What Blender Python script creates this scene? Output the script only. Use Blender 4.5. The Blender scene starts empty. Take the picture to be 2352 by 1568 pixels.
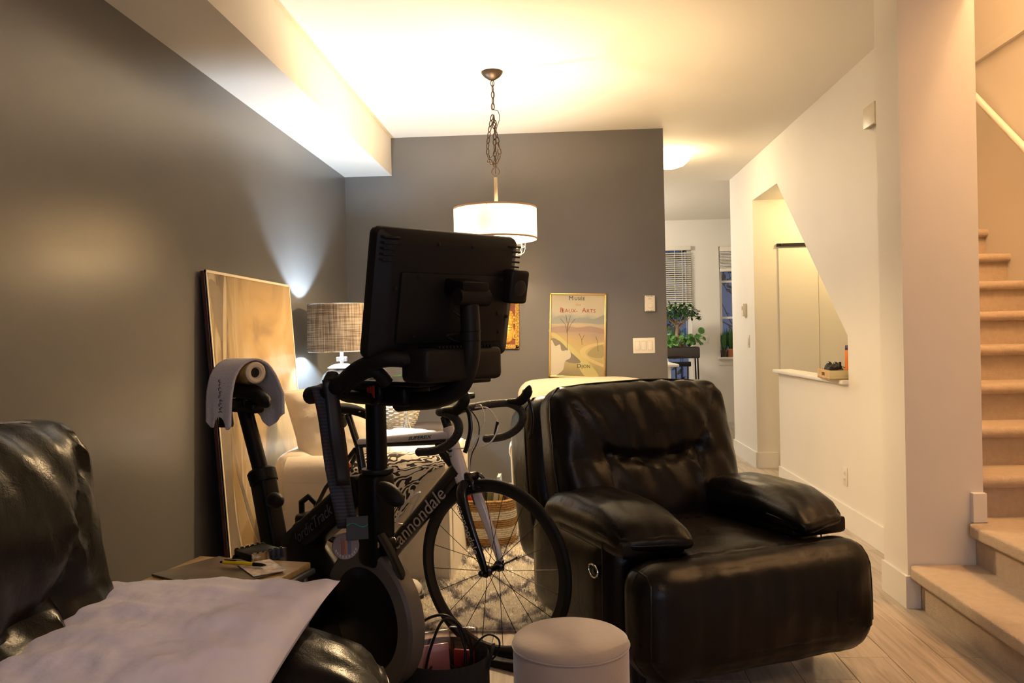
import bpy, bmesh, math, random
from mathutils import Vector, Matrix, noise
from mathutils.geometry import tessellate_polygon
random.seed(7)
PI = math.pi
SC = bpy.context.scene
COL = SC.collection
# ------------------------------------------------------------------ camera
FPX, ZC = 1898.0, 1.22            # focal length in pixels of the 2352 px frame, eye height
VP, ROLL = (1285.0, 770.0), 0.022  # vanishing point of the room's long axis, camera roll
_yh = VP[1] + ROLL * (VP[0] - 1176)
_pitch = math.atan((784 - _yh) * math.cos(ROLL) / FPX)
_yaw = math.atan((VP[0] - 1176) / FPX)
CF = Vector((-math.sin(_yaw) * math.cos(_pitch), math.cos(_yaw) * math.cos(_pitch), -math.sin(_pitch)))
_R0 = CF.cross(Vector((0, 0, 1))).normalized(); _U0 = _R0.cross(CF)
CR = _R0 * math.cos(ROLL) - _U0 * math.sin(ROLL)
CU = _R0 * math.sin(ROLL) + _U0 * math.cos(ROLL)
CC = Vector((0, 0, ZC))
cd = bpy.data.cameras.new('camera'); cam = bpy.data.objects.new('camera', cd); COL.objects.link(cam)
cd.sensor_width = 36; cd.lens = 36 * FPX / 2352; cd.clip_start = 0.05; cd.clip_end = 200
cam.matrix_world = Matrix(((CR.x, CU.x, -CF.x, CC.x), (CR.y, CU.y, -CF.y, CC.y), (CR.z, CU.z, -CF.z, CC.z), (0, 0, 0, 1)))
SC.camera = cam
def ray(px, py): return CF + CR * ((px - 1176) / FPX) - CU * ((py - 784) / FPX)
def PX(px, py, X): d = ray(px, py); return CC + d * (X / d.x)
def PY(px, py, Y): d = ray(px, py); return CC + d * (Y / d.y)
def PZ(px, py, Z): d = ray(px, py); return CC + d * ((Z - ZC) / d.z)
# ------------------------------------------------------------------ world, lights, exposure
SC.view_settings.view_transform = 'Standard'; SC.view_settings.look = 'None'
SC.view_settings.gamma = 1.0; SC.view_settings.use_curve_mapping = False
SC.view_settings.exposure = 0.15
W = bpy.data.worlds.new('dusk'); SC.world = W; W.use_nodes = True
W.node_tree.nodes['Background'].inputs[0].default_value = (0.16, 0.22, 0.42, 1)
W.node_tree.nodes['Background'].inputs[1].default_value = 0.35
def lamp(name, kind, loc, energy, color, radius=0.05, **kw):
    l = bpy.data.lights.new(name, kind); l.energy = energy; l.color = color
    if kind in ('POINT', 'SPOT'): l.shadow_soft_size = radius
    o = bpy.data.objects.new(name, l); COL.objects.link(o); o.location = loc
    for k, v in kw.items():
        if k == 'rot': o.rotation_euler = v
        else: setattr(l, k, v)
    return o
WARM = (1.0, 0.69, 0.36); COOL = (0.62, 0.80, 1.0)
lamp('cool_fill_light', 'AREA', (0.3, -2.5, 1.5), 20, (0.70, 0.74, 1.0), shape='RECTANGLE', size=1.6, size_y=1.3, rot=(PI / 2, 0, 0))  # unseen cool fill added behind the camera to light the foreground
lamp('warm_fill_light', 'POINT', (0.7, 0.2, 2.55), 19, (1.0, 0.60, 0.32), 0.12)  # unseen warm fill added overhead near the camera, no fixture
lamp('stairwell_lamp', 'POINT', (2.35, 3.15, 4.2), 135, (1.0, 0.57, 0.26), 0.15)
lamp('kitchen_lamp', 'POINT', (-0.2, 9.6, 2.4), 125, (1.0, 0.88, 0.70), 0.15)
lamp('alcove_lamp', 'POINT', (2.3, 7.0, 2.28), 14, (1.0, 0.70, 0.30), 0.05)
# ------------------------------------------------------------------ helpers
def V(*a): return Vector(a)
def basis(d):
    d = Vector(d).normalized()
    a = Vector((0, 0, 1)) if abs(d.z) < 0.95 else Vector((1, 0, 0))
    u = a.cross(d).normalized(); return u, d.cross(u).normalized()
def catmull(pts, n=8, closed=False):
    P = [Vector(p) for p in pts]; out = []; m = len(P)
    rng = range(m if closed else m - 1)
    for i in rng:
        if closed: a, b, c, d = P[(i - 1) % m], P[i], P[(i + 1) % m], P[(i + 2) % m]
        else: a, b, c, d = P[max(i - 1, 0)], P[i], P[i + 1], P[min(i + 2, m - 1)]
        for k in range(n):
            t = k / n
            out.append(0.5 * ((2 * b) + (c - a) * t + (2 * a - 5 * b + 4 * c - d) * t * t + (3 * b - a - 3 * c + d) * t ** 3))
    if not closed: out.append(P[-1].copy())
    return out
class MB:
    def __init__(s): s.v = []; s.f = []
    def add(s, vs, fs):
        o = len(s.v); s.v += [Vector(v) for v in vs]; s.f += [tuple(i + o for i in f) for f in fs]; return s
    def box(s, x0, x1, y0, y1, z0, z1, M=None):
        c = [Vector((x, y, z)) for z in (z0, z1) for y in (y0, y1) for x in (x0, x1)]
        if M: c = [M @ p for p in c]
        return s.add(c, [(0, 2, 3, 1), (4, 5, 7, 6), (0, 1, 5, 4), (2, 6, 7, 3), (0, 4, 6, 2), (1, 3, 7, 5)])
    def bbox(s, x0, x1, y0, y1, z0, z1, r=0.005, seg=2, M=None):
        "box with rounded edges"
        bm = bmesh.new(); bmesh.ops.create_cube(bm, size=1)
        for v in bm.verts: v.co = Vector(((x0 + x1) / 2 + v.co.x * (x1 - x0), (y0 + y1) / 2 + v.co.y * (y1 - y0), (z0 + z1) / 2 + v.co.z * (z1 - z0)))
        r = min(r, 0.49 * min(x1 - x0, y1 - y0, z1 - z0))
        bmesh.ops.bevel(bm, geom=bm.edges[:], offset=r, segments=seg, profile=0.5, affect='EDGES')
        return s.frombm(bm, M)
    def frombm(s, bm, M=None):
        bm.verts.index_update()
        s.add([(M @ v.co if M else v.co.copy()) for v in bm.verts], [[v.index for v in f.verts] for f in bm.faces]); bm.free(); return s
    def prism(s, outline, axis, a, b):
        "outline: 2-d points; axis 0,1,2 is the extrusion axis between a and b"
        def mk(p, t):
            if axis == 0: return Vector((t, p[0], p[1]))
            if axis == 1: return Vector((p[0], t, p[1]))
            return Vector((p[0], p[1], t))
        n = len(outline); vs = [mk(p, a) for p in outline] + [mk(p, b) for p in outline]
        tris = tessellate_polygon([[Vector((p[0], p[1], 0)) for p in outline]])
        fs = [tuple(t) for t in tris] + [tuple(i + n for i in reversed(t)) for t in tris]
        fs += [(i, (i + 1) % n, (i + 1) % n + n, i + n) for i in range(n)]
        return s.add(vs, fs)
    def tube(s, pts, r, seg=10, closed=False, cap=True, flat=None, up=None):
        "r: number or list; flat=(a,b): elliptic section scale along u,v"
        P = [Vector(p) for p in pts]; n = len(P); rr = r if hasattr(r, '__len__') else [r] * n
        vs = []; fs = []; u = None
        for i in range(n):
            if closed: d = P[(i + 1) % n] - P[(i - 1) % n]
            else: d = P[min(i + 1, n - 1)] - P[max(i - 1, 0)]
            d.normalize()
            if up is not None: u = Vector(up) - d * Vector(up).dot(d); u.normalize(); w = d.cross(u)
            elif u is None: u, w = basis(d)
            else: u = (u - d * u.dot(d)).normalized(); w = d.cross(u)
            a, b = flat if flat else (1, 1)
            for k in range(seg):
                t = 2 * PI * k / seg; vs.append(P[i] + u * (math.cos(t) * rr[i] * a) + w * (math.sin(t) * rr[i] * b))
        for i in range(n if closed else n - 1):
            j = (i + 1) % n
            for k in range(seg):
                l = (k + 1) % seg; fs.append((i * seg + k, i * seg + l, j * seg + l, j * seg + k))
        if cap and not closed: fs += [tuple(reversed(range(seg))), tuple((n - 1) * seg + k for k in range(seg))]
        return s.add(vs, fs)
    def lathe(s, prof, seg=32, M=None, cap=False, a0=0, a1=2 * PI):
        "prof: (r,z) list about z"
        full = abs(a1 - a0 - 2 * PI) < 1e-6; m = seg if full else seg + 1; vs = []; fs = []
        for r, z in prof:
            for k in range(m):
                t = a0 + (a1 - a0) * k / seg; p = Vector((r * math.cos(t), r * math.sin(t), z)); vs.append(M @ p if M else p)
        for i in range(len(prof) - 1):
            for k in range(seg):
                l = (k + 1) % m; fs.append((i * m + k, i * m + l, (i + 1) * m + l, (i + 1) * m + k))
        if cap: fs += [tuple(reversed(range(m))), tuple((len(prof) - 1) * m + k for k in range(m))]
        return s.add(vs, fs)
    def ell(s, c, r, seg=16, rings=10, M=None):
        prof = [(math.sin(PI * i / rings), -math.cos(PI * i / rings)) for i in range(rings + 1)]
        T = Matrix.Translation(Vector(c)) @ Matrix.Diagonal((r[0], r[1], r[2], 1))
        return s.lathe([(max(a, 1e-4), b) for a, b in prof], seg, (M @ T) if M else T)
    def grid(s, fn, nu, nv, thick=None):
        "fn(u,v) in 0..1 -> point"
        vs = [fn(i / nu, j / nv) for j in range(nv + 1) for i in range(nu + 1)]
        fs = [(j * (nu + 1) + i, j * (nu + 1) + i + 1, (j + 1) * (nu + 1) + i + 1, (j + 1) * (nu + 1) + i) for j in range(nv) for i in range(nu)]
        return s.add(vs, fs)
    def cushion(s, c, h, e=0.35, n=14, fn=None, M=None):
        "rounded pillow-box: c centre, h half sizes, e roundness 0..1; fn(p normalised, world point)->point"
        bm = bmesh.new(); bmesh.ops.create_cube(bm, size=2); bmesh.ops.subdivide_edges(bm, edges=bm.edges[:], cuts=n, use_grid_fill=True)
        hh = Vector(h); R = min(h) * e
        for v in bm.verts:
            q = v.co.copy(); p = Vector((q.x * hh.x, q.y * hh.y, q.z * hh.z))
            inner = Vector((max(-hh.x + R, min(hh.x - R, p.x)), max(-hh.y + R, min(hh.y - R, p.y)), max(-hh.z + R, min(hh.z - R, p.z))))
            d = p - inner
            if d.length > 1e-9: p = inner + d.normalized() * R
            p = p + Vector(c)
            if fn: p = fn(q, p)
            v.co = p
        return s.frombm(bm, M)
    def build(s, name, mat, parent=None, smooth=True, angle=40, mods=None):
        me = bpy.data.meshes.new(name); me.from_pydata([tuple(v) for v in s.v], [], s.f); me.validate()
        bm = bmesh.new(); bm.from_mesh(me); bmesh.ops.recalc_face_normals(bm, faces=bm.faces[:]); bm.to_mesh(me); bm.free()
        if smooth:
            me.polygons.foreach_set('use_smooth', [True] * len(me.polygons))
            try: me.set_sharp_from_angle(angle=math.radians(angle))
            except Exception: pass
        if mat: me.materials.append(mat)
        o = bpy.data.objects.new(name, me); COL.objects.link(o)
        if parent: o.parent = parent
        return o
def tag(o, label=None, cat=None, group=None, kind=None):
    for k, v in (('label', label), ('category', cat), ('group', group), ('kind', kind)):
        if v: o[k] = v
    return o
def thing(name, label, cat, loc=(0, 0, 0), rz=0, group=None):
    o = bpy.data.objects.new(name, None); COL.objects.link(o); o.empty_display_size = 0.1
    o.location = loc; o.rotation_euler = (0, 0, rz); return tag(o, label, cat, group)
def plabel(o, label): o['label'] = label; return o
def copy_tree(o, parent=None):
    c = o.copy(); COL.objects.link(c)
    if parent: c.parent = parent
    for ch in list(o.children): copy_tree(ch, c)
    return c
def text_mesh(txt, size, depth=0.0008, shear=0, spacing=1.0, ext_w=1.0):
    "flat lettering as verts/faces in xy, centred on 0,0"
    cu = bpy.data.curves.new('t', 'FONT'); cu.body = txt; cu.size = size; cu.extrude = depth; cu.shear = shear
    cu.space_character = spacing; cu.align_x = 'CENTER'; cu.align_y = 'CENTER'; cu.resolution_u = 3
    o = bpy.data.objects.new('t', cu); COL.objects.link(o)
    dg = bpy.context.evaluated_depsgraph_get(); dg.update(); ev = o.evaluated_get(dg); me = ev.to_mesh()
    vs = [Vector((v.co.x * ext_w, v.co.y, v.co.z)) for v in me.vertices]; fs = [tuple(p.vertices) for p in me.polygons]
    ev.to_mesh_clear(); bpy.data.objects.remove(o); bpy.data.curves.remove(cu); return vs, fs
# ------------------------------------------------------------------ materials
def new_mat(name):
    m = bpy.data.materials.new(name); m.use_nodes = True; nt = m.node_tree
    return m, nt, nt.nodes['Principled BSDF']
def node(nt, kind, **kw):
    n = nt.nodes.new(kind)
    for k, v in kw.items():
        if k.startswith('i_'): n.inputs[int(k[2:]) if k[2:].isdigit() else k[2:].replace('_', ' ')].default_value = v
        else: setattr(n, k, v)
    return n
def ramp(nt, fac, stops):
    r = nt.nodes.new('ShaderNodeValToRGB'); e = r.color_ramp.elements
    while len(e) < len(stops): e.new(0.5)
    for k, (p, c) in enumerate(stops): e[k].position = p; e[k].color = (*c, 1)
    nt.links.new(fac, r.inputs[0]); return r
def mat(name, col, rough=0.6, metal=0, spec=0.5, bump=0, bscale=40, var=0, vscale=6, col2=None, coat=0, trans=0, emit=None, estr=0, sheen=0, detail=4, alpha=1, rand=0, stretch=None):
    m, nt, b = new_mat(name); L = nt.links
    b.inputs['Base Color'].default_value = (*col, 1); b.inputs['Roughness'].default_value = rough
    b.inputs['Metallic'].default_value = metal; b.inputs['Specular IOR Level'].default_value = spec
    b.inputs['Coat Weight'].default_value = coat; b.inputs['Transmission Weight'].default_value = trans
    b.inputs['Sheen Weight'].default_value = sheen; b.inputs['Alpha'].default_value = alpha
    if emit: b.inputs['Emission Color'].default_value = (*emit, 1); b.inputs['Emission Strength'].default_value = estr
    tc = node(nt, 'ShaderNodeTexCoord'); src = tc.outputs['Object']
    if stretch:
        mp = node(nt, 'ShaderNodeMapping'); mp.inputs['Scale'].default_value = stretch; L.new(src, mp.inputs[0]); src = mp.outputs[0]
    last = None
    if var or col2:
        n = node(nt, 'ShaderNodeTexNoise'); n.inputs['Scale'].default_value = vscale; n.inputs['Detail'].default_value = detail
        L.new(src, n.inputs['Vector'])
        c2 = col2 or tuple(max(0, c * (1 - var)) for c in col)
        r = ramp(nt, n.outputs[0], [(0.35, c2), (0.65, col)]); last = r.outputs[0]
    if rand:
        oi = node(nt, 'ShaderNodeObjectInfo'); hs = node(nt, 'ShaderNodeHueSaturation')
        mr = node(nt, 'ShaderNodeMapRange'); mr.inputs[3].default_value = 1 - rand; mr.inputs[4].default_value = 1 + rand
        L.new(oi.outputs['Random'], mr.inputs[0]); L.new(mr.outputs[0], hs.inputs['Value'])
        if last: L.new(last, hs.inputs['Color'])
        else: hs.inputs['Color'].default_value = (*col, 1)
        last = hs.outputs[0]
    if last: L.new(last, b.inputs['Base Color'])
    if bump:
        n = node(nt, 'ShaderNodeTexNoise'); n.inputs['Scale'].default_value = bscale; n.inputs['Detail'].default_value = 5
        L.new(src, n.inputs['Vector']); bp = node(nt, 'ShaderNodeBump'); bp.inputs['Strength'].default_value = bump; bp.inputs['Distance'].default_value = 0.01
        L.new(n.outputs[0], bp.inputs['Height']); L.new(bp.outputs[0], b.inputs['Normal'])
    return m
# ------------------------------------------------------------------ shared materials
M_white = mat('white_wall_paint', (0.80, 0.77, 0.72), 0.62, bump=0.05, bscale=180, var=0.03, vscale=2)
M_ceil = mat('ceiling_paint', (0.82, 0.79, 0.73), 0.8, bump=0.06, bscale=120)
M_grey = mat('grey_satin_paint', (0.140, 0.134, 0.128), 0.28, spec=0.5, bump=0.035, bscale=260, var=0.06, vscale=3)
M_trim = mat('white_trim_paint', (0.80, 0.78, 0.74), 0.42)
M_carpet = mat('stair_carpet', (0.60, 0.48, 0.36), 0.95, bump=0.6, bscale=260, col2=(0.54, 0.43, 0.315), vscale=30, sheen=0.3, spec=0.1)
M_black = mat('black_plastic', (0.007, 0.007, 0.0075), 0.42, spec=.3)
M_dark = mat('dark_metal', (0.02, 0.02, 0.022), 0.35, metal=0.6)
M_chrome = mat('chrome', (0.7, 0.7, 0.7), 0.15, metal=1)
M_wplast = mat('white_plastic', (0.80, 0.77, 0.70), 0.35)
M_bone = mat('bone_plastic', (0.74, 0.68, 0.56), 0.4)
M_seam = mat('switch_gap', (0.35, 0.30, 0.24), 0.6)
def glass_mat(name, tint=(0.9, 0.95, 1.0), gloss=0.08, rough=0.02):
    m, nt, b = new_mat(name); nt.nodes.remove(b); L = nt.links
    t = node(nt, 'ShaderNodeBsdfTransparent'); t.inputs[0].default_value = (*tint, 1)
    g = node(nt, 'ShaderNodeBsdfGlossy'); g.inputs['Roughness'].default_value = rough
    lw = node(nt, 'ShaderNodeLayerWeight'); lw.inputs[0].default_value = 0.25
    mr = node(nt, 'ShaderNodeMapRange'); mr.inputs[3].default_value = gloss; mr.inputs[4].default_value = 0.7
    mx = node(nt, 'ShaderNodeMixShader'); L.new(lw.outputs['Facing'], mr.inputs[0]); L.new(mr.outputs[0], mx.inputs[0])
    L.new(t.outputs[0], mx.inputs[1]); L.new(g.outputs[0], mx.inputs[2]); L.new(mx.outputs[0], nt.nodes['Material Output'].inputs[0]); return m
M_glass = glass_mat('window_glass')
def floor_mat():
    m, nt, b = new_mat('oak_laminate'); L = nt.links
    tc = node(nt, 'ShaderNodeTexCoord'); oi = node(nt, 'ShaderNodeObjectInfo')
    ad = node(nt, 'ShaderNodeVectorMath', operation='ADD'); sc = node(nt, 'ShaderNodeVectorMath', operation='SCALE'); sc.inputs['Scale'].default_value = 9.0
    cb = node(nt, 'ShaderNodeCombineXYZ'); L.new(oi.outputs['Random'], cb.inputs[0]); L.new(oi.outputs['Random'], cb.inputs[1]); L.new(cb.outputs[0], sc.inputs[0])
    L.new(tc.outputs['Object'], ad.inputs[0]); L.new(sc.outputs[0], ad.inputs[1])
    mp = node(nt, 'ShaderNodeMapping'); mp.inputs['Scale'].default_value = (22, 1.6, 1); L.new(ad.outputs[0], mp.inputs[0])
    n = node(nt, 'ShaderNodeTexNoise'); n.inputs['Scale'].default_value = 1.6; n.inputs['Detail'].default_value = 7; n.inputs['Distortion'].default_value = 1.2
    L.new(mp.outputs[0], n.inputs['Vector'])
    r = ramp(nt, n.outputs[0], [(0.3, (0.33, 0.27, 0.21)), (0.5, (0.45, 0.38, 0.31)), (0.7, (0.54, 0.47, 0.40))])
    hs = node(nt, 'ShaderNodeHueSaturation'); mr = node(nt, 'ShaderNodeMapRange'); mr.inputs[3].default_value = 0.88; mr.inputs[4].default_value = 1.1
    L.new(oi.outputs['Random'], mr.inputs[0]); L.new(mr.outputs[0], hs.inputs['Value']); L.new(r.outputs[0], hs.inputs['Color']); L.new(hs.outputs[0], b.inputs['Base Color'])
    b.inputs['Roughness'].default_value = 0.42
    bp = node(nt, 'ShaderNodeBump'); bp.inputs['Strength'].default_value = 0.08; L.new(n.outputs[0], bp.inputs['Height']); L.new(bp.outputs[0], b.inputs['Normal'])
    return m
M_floor = floor_mat()
M_gap = mat('floor_underlay', (0.09, 0.07, 0.055), 0.8)
# ------------------------------------------------------------------ room shell
XL, XR, YB, H, XC = -1.6, 1.74, 6.2, 2.74, 1.82
def struct(name, mb, m, label=None, parent=None, smooth=False):
    o = mb.build(name, m, parent, smooth)
    if not parent: o['kind'] = 'structure'
    if label: o['label'] = label
    return o
floor = struct('floor', MB().box(XL - .1, 4.4, -2.7, 11.5, -0.12, -0.009), M_gap, 'light greyish oak laminate plank floor')
PW, PLN = 0.1865, 1.24
pm = None
rnd = random.Random(3)
for c in range(18):
    off = rnd.random() * PLN
    for k in range(-1, 7):
        x = XL + c * PW; y = 1.1 + off + k * PLN
        if y + PLN < 1.2 or y > 8.4: continue
        if pm is None:
            o = MB().bbox(0.0006, PW - 0.0006, 0.0006, PLN - 0.0006, -0.009, 0.0, r=0.0012, seg=1).build('plank', M_floor, floor); pm = o.data
        else:
            o = bpy.data.objects.new('plank', pm); COL.objects.link(o); o.parent = floor
        o.location = (x, y, 0)
# floor beyond the built planks (kitchen, stair side, behind the camera)
struct('floor_surface', MB().box(XL + 18 * PW, 4.4, -2.7, 11.5, -0.009, -0.0005).box(XL, XL + 18 * PW, 8.3, 11.5, -0.009, -0.0012).box(XL, XL + 18 * PW, -2.7, 1.3, -0.009, -0.0012), M_floor, None, floor)
ceil = MB().box(XL - .1, XC, -2.7, 8.42, H, H + .12).box(XL - .1, 4.4, 8.42, 11.5, H, H + .12)
struct('ceiling', ceil, M_ceil, 'smooth white ceiling over the whole room')
struct('wall_left', MB().box(XL - .12, XL, -2.7, 11.5, 0, H), M_grey, 'long dark grey satin painted wall under the soffit')
struct('trim_1', MB().box(XL, -1.24, -2.7, YB, 2.455, H), M_ceil, 'white boxed soffit running along the top of the grey wall')
struct('wall_back', MB().box(XL, 0.80, YB, YB + .12, 0, H), M_grey, 'dark grey partition wall with poster and switches')
def poly_wall(name, pts, x0, x1, m, label): return struct(name, MB().prism(pts, 0, x0, x1), m, label)
poly_wall('wall_right', [(3.95, 0), (6.70, 0), (6.70, .885), (5.105, .885), (5.105, 1.18), (6.646, 2.383), (7.47, 2.383), (7.47, 0), (8.42, 0), (8.42, H), (3.95, H)],
          XR, XC, M_white, 'white wall with a sloped opening and half wall under the stairs')
struct('wall_stair', MB().box(1.495, XC, 3.69, 3.95, 0, 4.7).box(XR, XC, 3.95, 8.42, H, 4.7), M_white, 'white square wall end beside the carpeted stairs')
# alcove under the stairs
struct('wall_alcove', MB().box(XC, 2.84, 7.47, 7.57, 0, 2.5).box(2.82, 2.84, 4.3, 7.47, 0, 2.6)
       .add([(XC, 4.3, .55), (2.84, 4.3, .55), (2.84, 6.646, 2.383), (XC, 6.646, 2.383), (2.84, 7.57, 2.383), (XC, 7.57, 2.383),
             (XC, 4.3, .60), (2.84, 4.3, .60), (2.84, 6.62, 2.43), (XC, 6.62, 2.43), (2.84, 7.57, 2.43), (XC, 7.57, 2.43)],
            [(0, 1, 2, 3), (3, 2, 4, 5), (6, 9, 8, 7), (9, 11, 10, 8)]).box(XC, 2.84, 4.28, 4.32, 0, .6),
       M_white, 'cream walls of the lit alcove under the stairs')
d1 = tag(MB().box(1.955, 2.295, 7.452, 7.468, 0.01, 1.95).box(2.30, 2.80, 7.458, 7.468, 0.01, 1.95).build('door_1', M_trim, None, False), 'pale sliding closet door panels below a black rail', None, None, 'structure')
MB().box(1.94, 2.81, 7.44, 7.468, 1.965, 1.99).build('rail', M_black, d1, False)
MB().bbox(1.965, 1.985, 7.432, 7.442, 1.968, 1.987, .002).build('rail_end_cap', M_dark, d1)
# ledge cap of the half wall
struct('trim_2', MB().bbox(1.70, XC + .03, 5.10, 6.74, .885, .910, .006), M_trim, 'white wooden cap board on top of the half wall', None, True)
# kitchen beyond
struct('wall_kitchen', MB().box(XC, 3.2, 8.42, 8.52, 0, H).box(3.2, 3.3, 8.42, 11.5, 0, H), M_white, 'white kitchen side walls past the hall corner')
YK = 11.3
W1 = (1.05, 1.80, 0.08, 2.39); W2 = (2.17, 2.78, .88, 2.37)
wf = MB()
for a, b, c, d in ((XL, W1[0], 0, H), (W1[0], W1[1], W1[3], H), (W1[0], W1[1], 0, W1[2]), (W1[1], W2[0], 0, H), (W2[0], W2[1], 0, W2[2]), (W2[0], W2[1], W2[3], H), (W2[1], 3.3, 0, H)):
    wf.box(a, b, YK, YK + .14, c, d)
struct('wall_far', wf, M_white, 'white kitchen wall with two windows')
def window(name, w, label, bars):
    x0, x1, z0, z1 = w; r = tag(MB().box(x0, x1, YK + .10, YK + .105, z0, z1).build(name, M_glass, None, False), label, None, None, 'structure')
    f = .045
    for a, b, c, d in ((x0, x0 + f, z0, z1), (x1 - f, x1, z0, z1), (x0, x1, z0, z0 + f), (x0, x1, z1 - f, z1)):
        MB().box(a, b, YK + .07, YK + .135, c, d).build('window_frame', M_trim, r, False)
    for zb in bars: MB().box(x0 + f, x1 - f, YK + .08, YK + .125, zb - .014, zb + .014).build('glazing_bar', M_trim, r, False)
    return r
w1 = window('window_1', W1, 'tall kitchen window behind a white venetian blind', ())
w2 = window('window_2', W2, 'narrow kitchen window with a raised blind and glazing bars', (1.90, 1.41))
MB().bbox(W2[0] - .04, W2[1] + .04, YK - .09, YK + .07, .85, .88, .006).build('window_sill', M_trim, w2)
MB().box(W2[0] - .02, W2[1] + .02, YK - .016, YK, .77, .85).build('sill_apron', M_trim, w2, False)
# far side behind the camera: wall with a window added around the cool fill light
wb = MB()
for a, b, c, d in ((XL, -.55, 0, H), (1.15, 1.9, 0, H), (-.55, 1.15, 0, .8), (-.55, 1.15, 2.2, H)): wb.box(a, b, -2.7, -2.6, c, d)
struct('wall_front', wb, M_white, 'white wall with a window added around the cool fill light')
w3 = tag(MB().box(-.55, 1.15, -2.66, -2.655, .8, 2.2).build('window_3', M_glass, None, False), 'wide unseen window added to frame the cool fill light', None, None, 'structure')
for a, b, c, d in ((-.55, -.5, .8, 2.2), (1.1, 1.15, .8, 2.2), (-.5, 1.1, .8, .85), (-.5, 1.1, 2.15, 2.2), (.28, .32, .85, 2.15)): MB().box(a, b, -2.69, -2.62, c, d).build('window_frame', M_trim, w3, False)
# stairwell
struct('wall_stairwell', MB().box(2.84, 2.96, 2.56, 8.5, 0, 4.7).box(XC, 2.84, 2.56, 2.66, 0, 4.7).box(XC, 2.84, 8.4, 8.5, 2.5, 4.7).box(1.80, 1.90, -2.7, 2.66, 0, H).box(XC - .1, XC, 2.6, 3.69, H + .12, 4.7), M_white, 'white stairwell walls rising to the upper floor')
struct('ceiling_stairwell', MB().box(XC - .1, 2.96, 2.56, 8.5, 4.7, 4.8), M_ceil, 'white ceiling high over the stairwell')
struct('trim_3', MB().box(2.815, 2.84, 2.66, 8.4, 2.985, 3.05), M_trim, 'white band along the stairwell wall at upper floor level')
# baseboards
struct('baseboard_right', MB().box(XR - .014, XR, 3.95, 6.70, 0, .14), M_trim, 'white baseboard along the hall wall')
struct('baseboard_hall', MB().box(XR - .014, XR, 7.47, 8.42, 0, .14).box(XR, XC + .1, 7.456, 7.47, 0, .14), M_trim, 'white baseboard at the alcove doorway jamb')
struct('baseboard_stair', MB().box(1.481, 1.495, 3.69, 3.95, 0, .14).box(1.481, 1.543, 3.676, 3.69, 0, .14), M_trim, 'white baseboard wrapping the wall end by the stairs')
struct('trim_4', MB().bbox(1.765, XC + .004, 3.664, 3.69, .372, .50, .003), M_trim, 'short white trim block above the landing')
struct('baseboard_back', MB().box(XL, .80, YB - .014, YB, 0, .12), M_trim, 'white baseboard along the grey partition')
struct('baseboard_left', MB().box(XL, XL + .014, -2.6, YB - .014, 0, .12), M_trim, 'white baseboard along the long grey wall')
# staircase
RI, RU, Y3 = 0.186, 0.264, 3.78
st = thing('staircase', 'beige carpeted staircase with rounded nosings climbing beside the white wall', 'stairs', (0, 0, 0))
def nose_profile(run, th=.054, over=.030):
    pts = [(run, 0), (0, 0)]
    for k in range(1, 8):
        a = PI * k / 8; pts.append((-over + .014 - math.sin(a) * .027, -th / 2 + math.cos(a) * th / 2))
    pts += [(0, -th), (run, -th)]; return pts
tm = rm = None
for n in range(3, 15):
    y = Y3 + (n - 3) * RU; z = n * RI
    if tm is None:
        o = MB().prism(nose_profile(RU + .02), 0, XC + .005, 2.835).build('tread', M_carpet, st, True, 60); tm = o.data
        q = MB().box(XC + .005, 2.835, 0, .02, -RI + .0, -.04).build('riser', M_carpet, st, False); rm = q.data
    else:
        o = bpy.data.objects.new('tread', tm); COL.objects.link(o); o.parent = st
        q = bpy.data.objects.new('riser', rm); COL.objects.link(q); q.parent = st
    o.location = (0, y, z); q.location = (0, y, z)
# two lower steps turned towards the hall
def low_step(z, x, x1, y0, y1):
    pts = [(x + (p[0]), p[1]) for p in nose_profile(x1 - x)]
    mb = MB(); n = len(pts)
    # nosing end at the wall is rounded in plan: shrink the last slices
    ys = [y1, y1 - .006, y1 - .02, y1 - .05, y0]; ins = [.03, .014, .005, 0, 0]
    vs = []
    for yy, d in zip(ys, ins):
        for (a, b) in pts: vs.append((max(a, x - .032 + d) if a < x else a, yy, z + b))
    fs = [(i * n + k, i * n + (k + 1) % n, (i + 1) * n + (k + 1) % n, (i + 1) * n + k) for i in range(len(ys) - 1) for k in range(n)]
    fs += [tuple(range(n)), tuple((len(ys) - 1) * n + k for k in range(n))]
    return mb.add(vs, fs)
low_step(RI, 1.525, 1.80, 2.66, 3.685).build('tread', M_carpet, st, True, 60)
MB().box(1.545, 1.565, 2.66, 3.685, 0, RI - .045).build('riser', M_carpet, st, False)
low_step(2 * RI, 1.765, 2.835, 2.66, 3.66).box(XC + .005, 2.835, 3.66, Y3 + .01, 2 * RI - .048, 2 * RI).build('tread', M_carpet, st, True, 60)
MB().box(1.785, 1.805, 2.66, 3.685, RI, 2 * RI - .045).build('riser', M_carpet, st, False)
# handrail on the stairwell wall
hr = thing('handrail', 'white round wooden handrail sloping along the stairwell wall', 'handrail', (2.77, 4.2, 1.55))
MB().tube([(0, 0, 0), (0, 2.2, 2.2 * .83)], .022, 12).build('rail', M_trim, hr)
for t in (.25, .8, 1.5): MB().tube([(0, t, t * .83 - .02), (.02, t, t * .83 - .05), (.068, t, t * .83 - .05)], .006, 8).build('bracket', M_chrome, hr)
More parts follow.
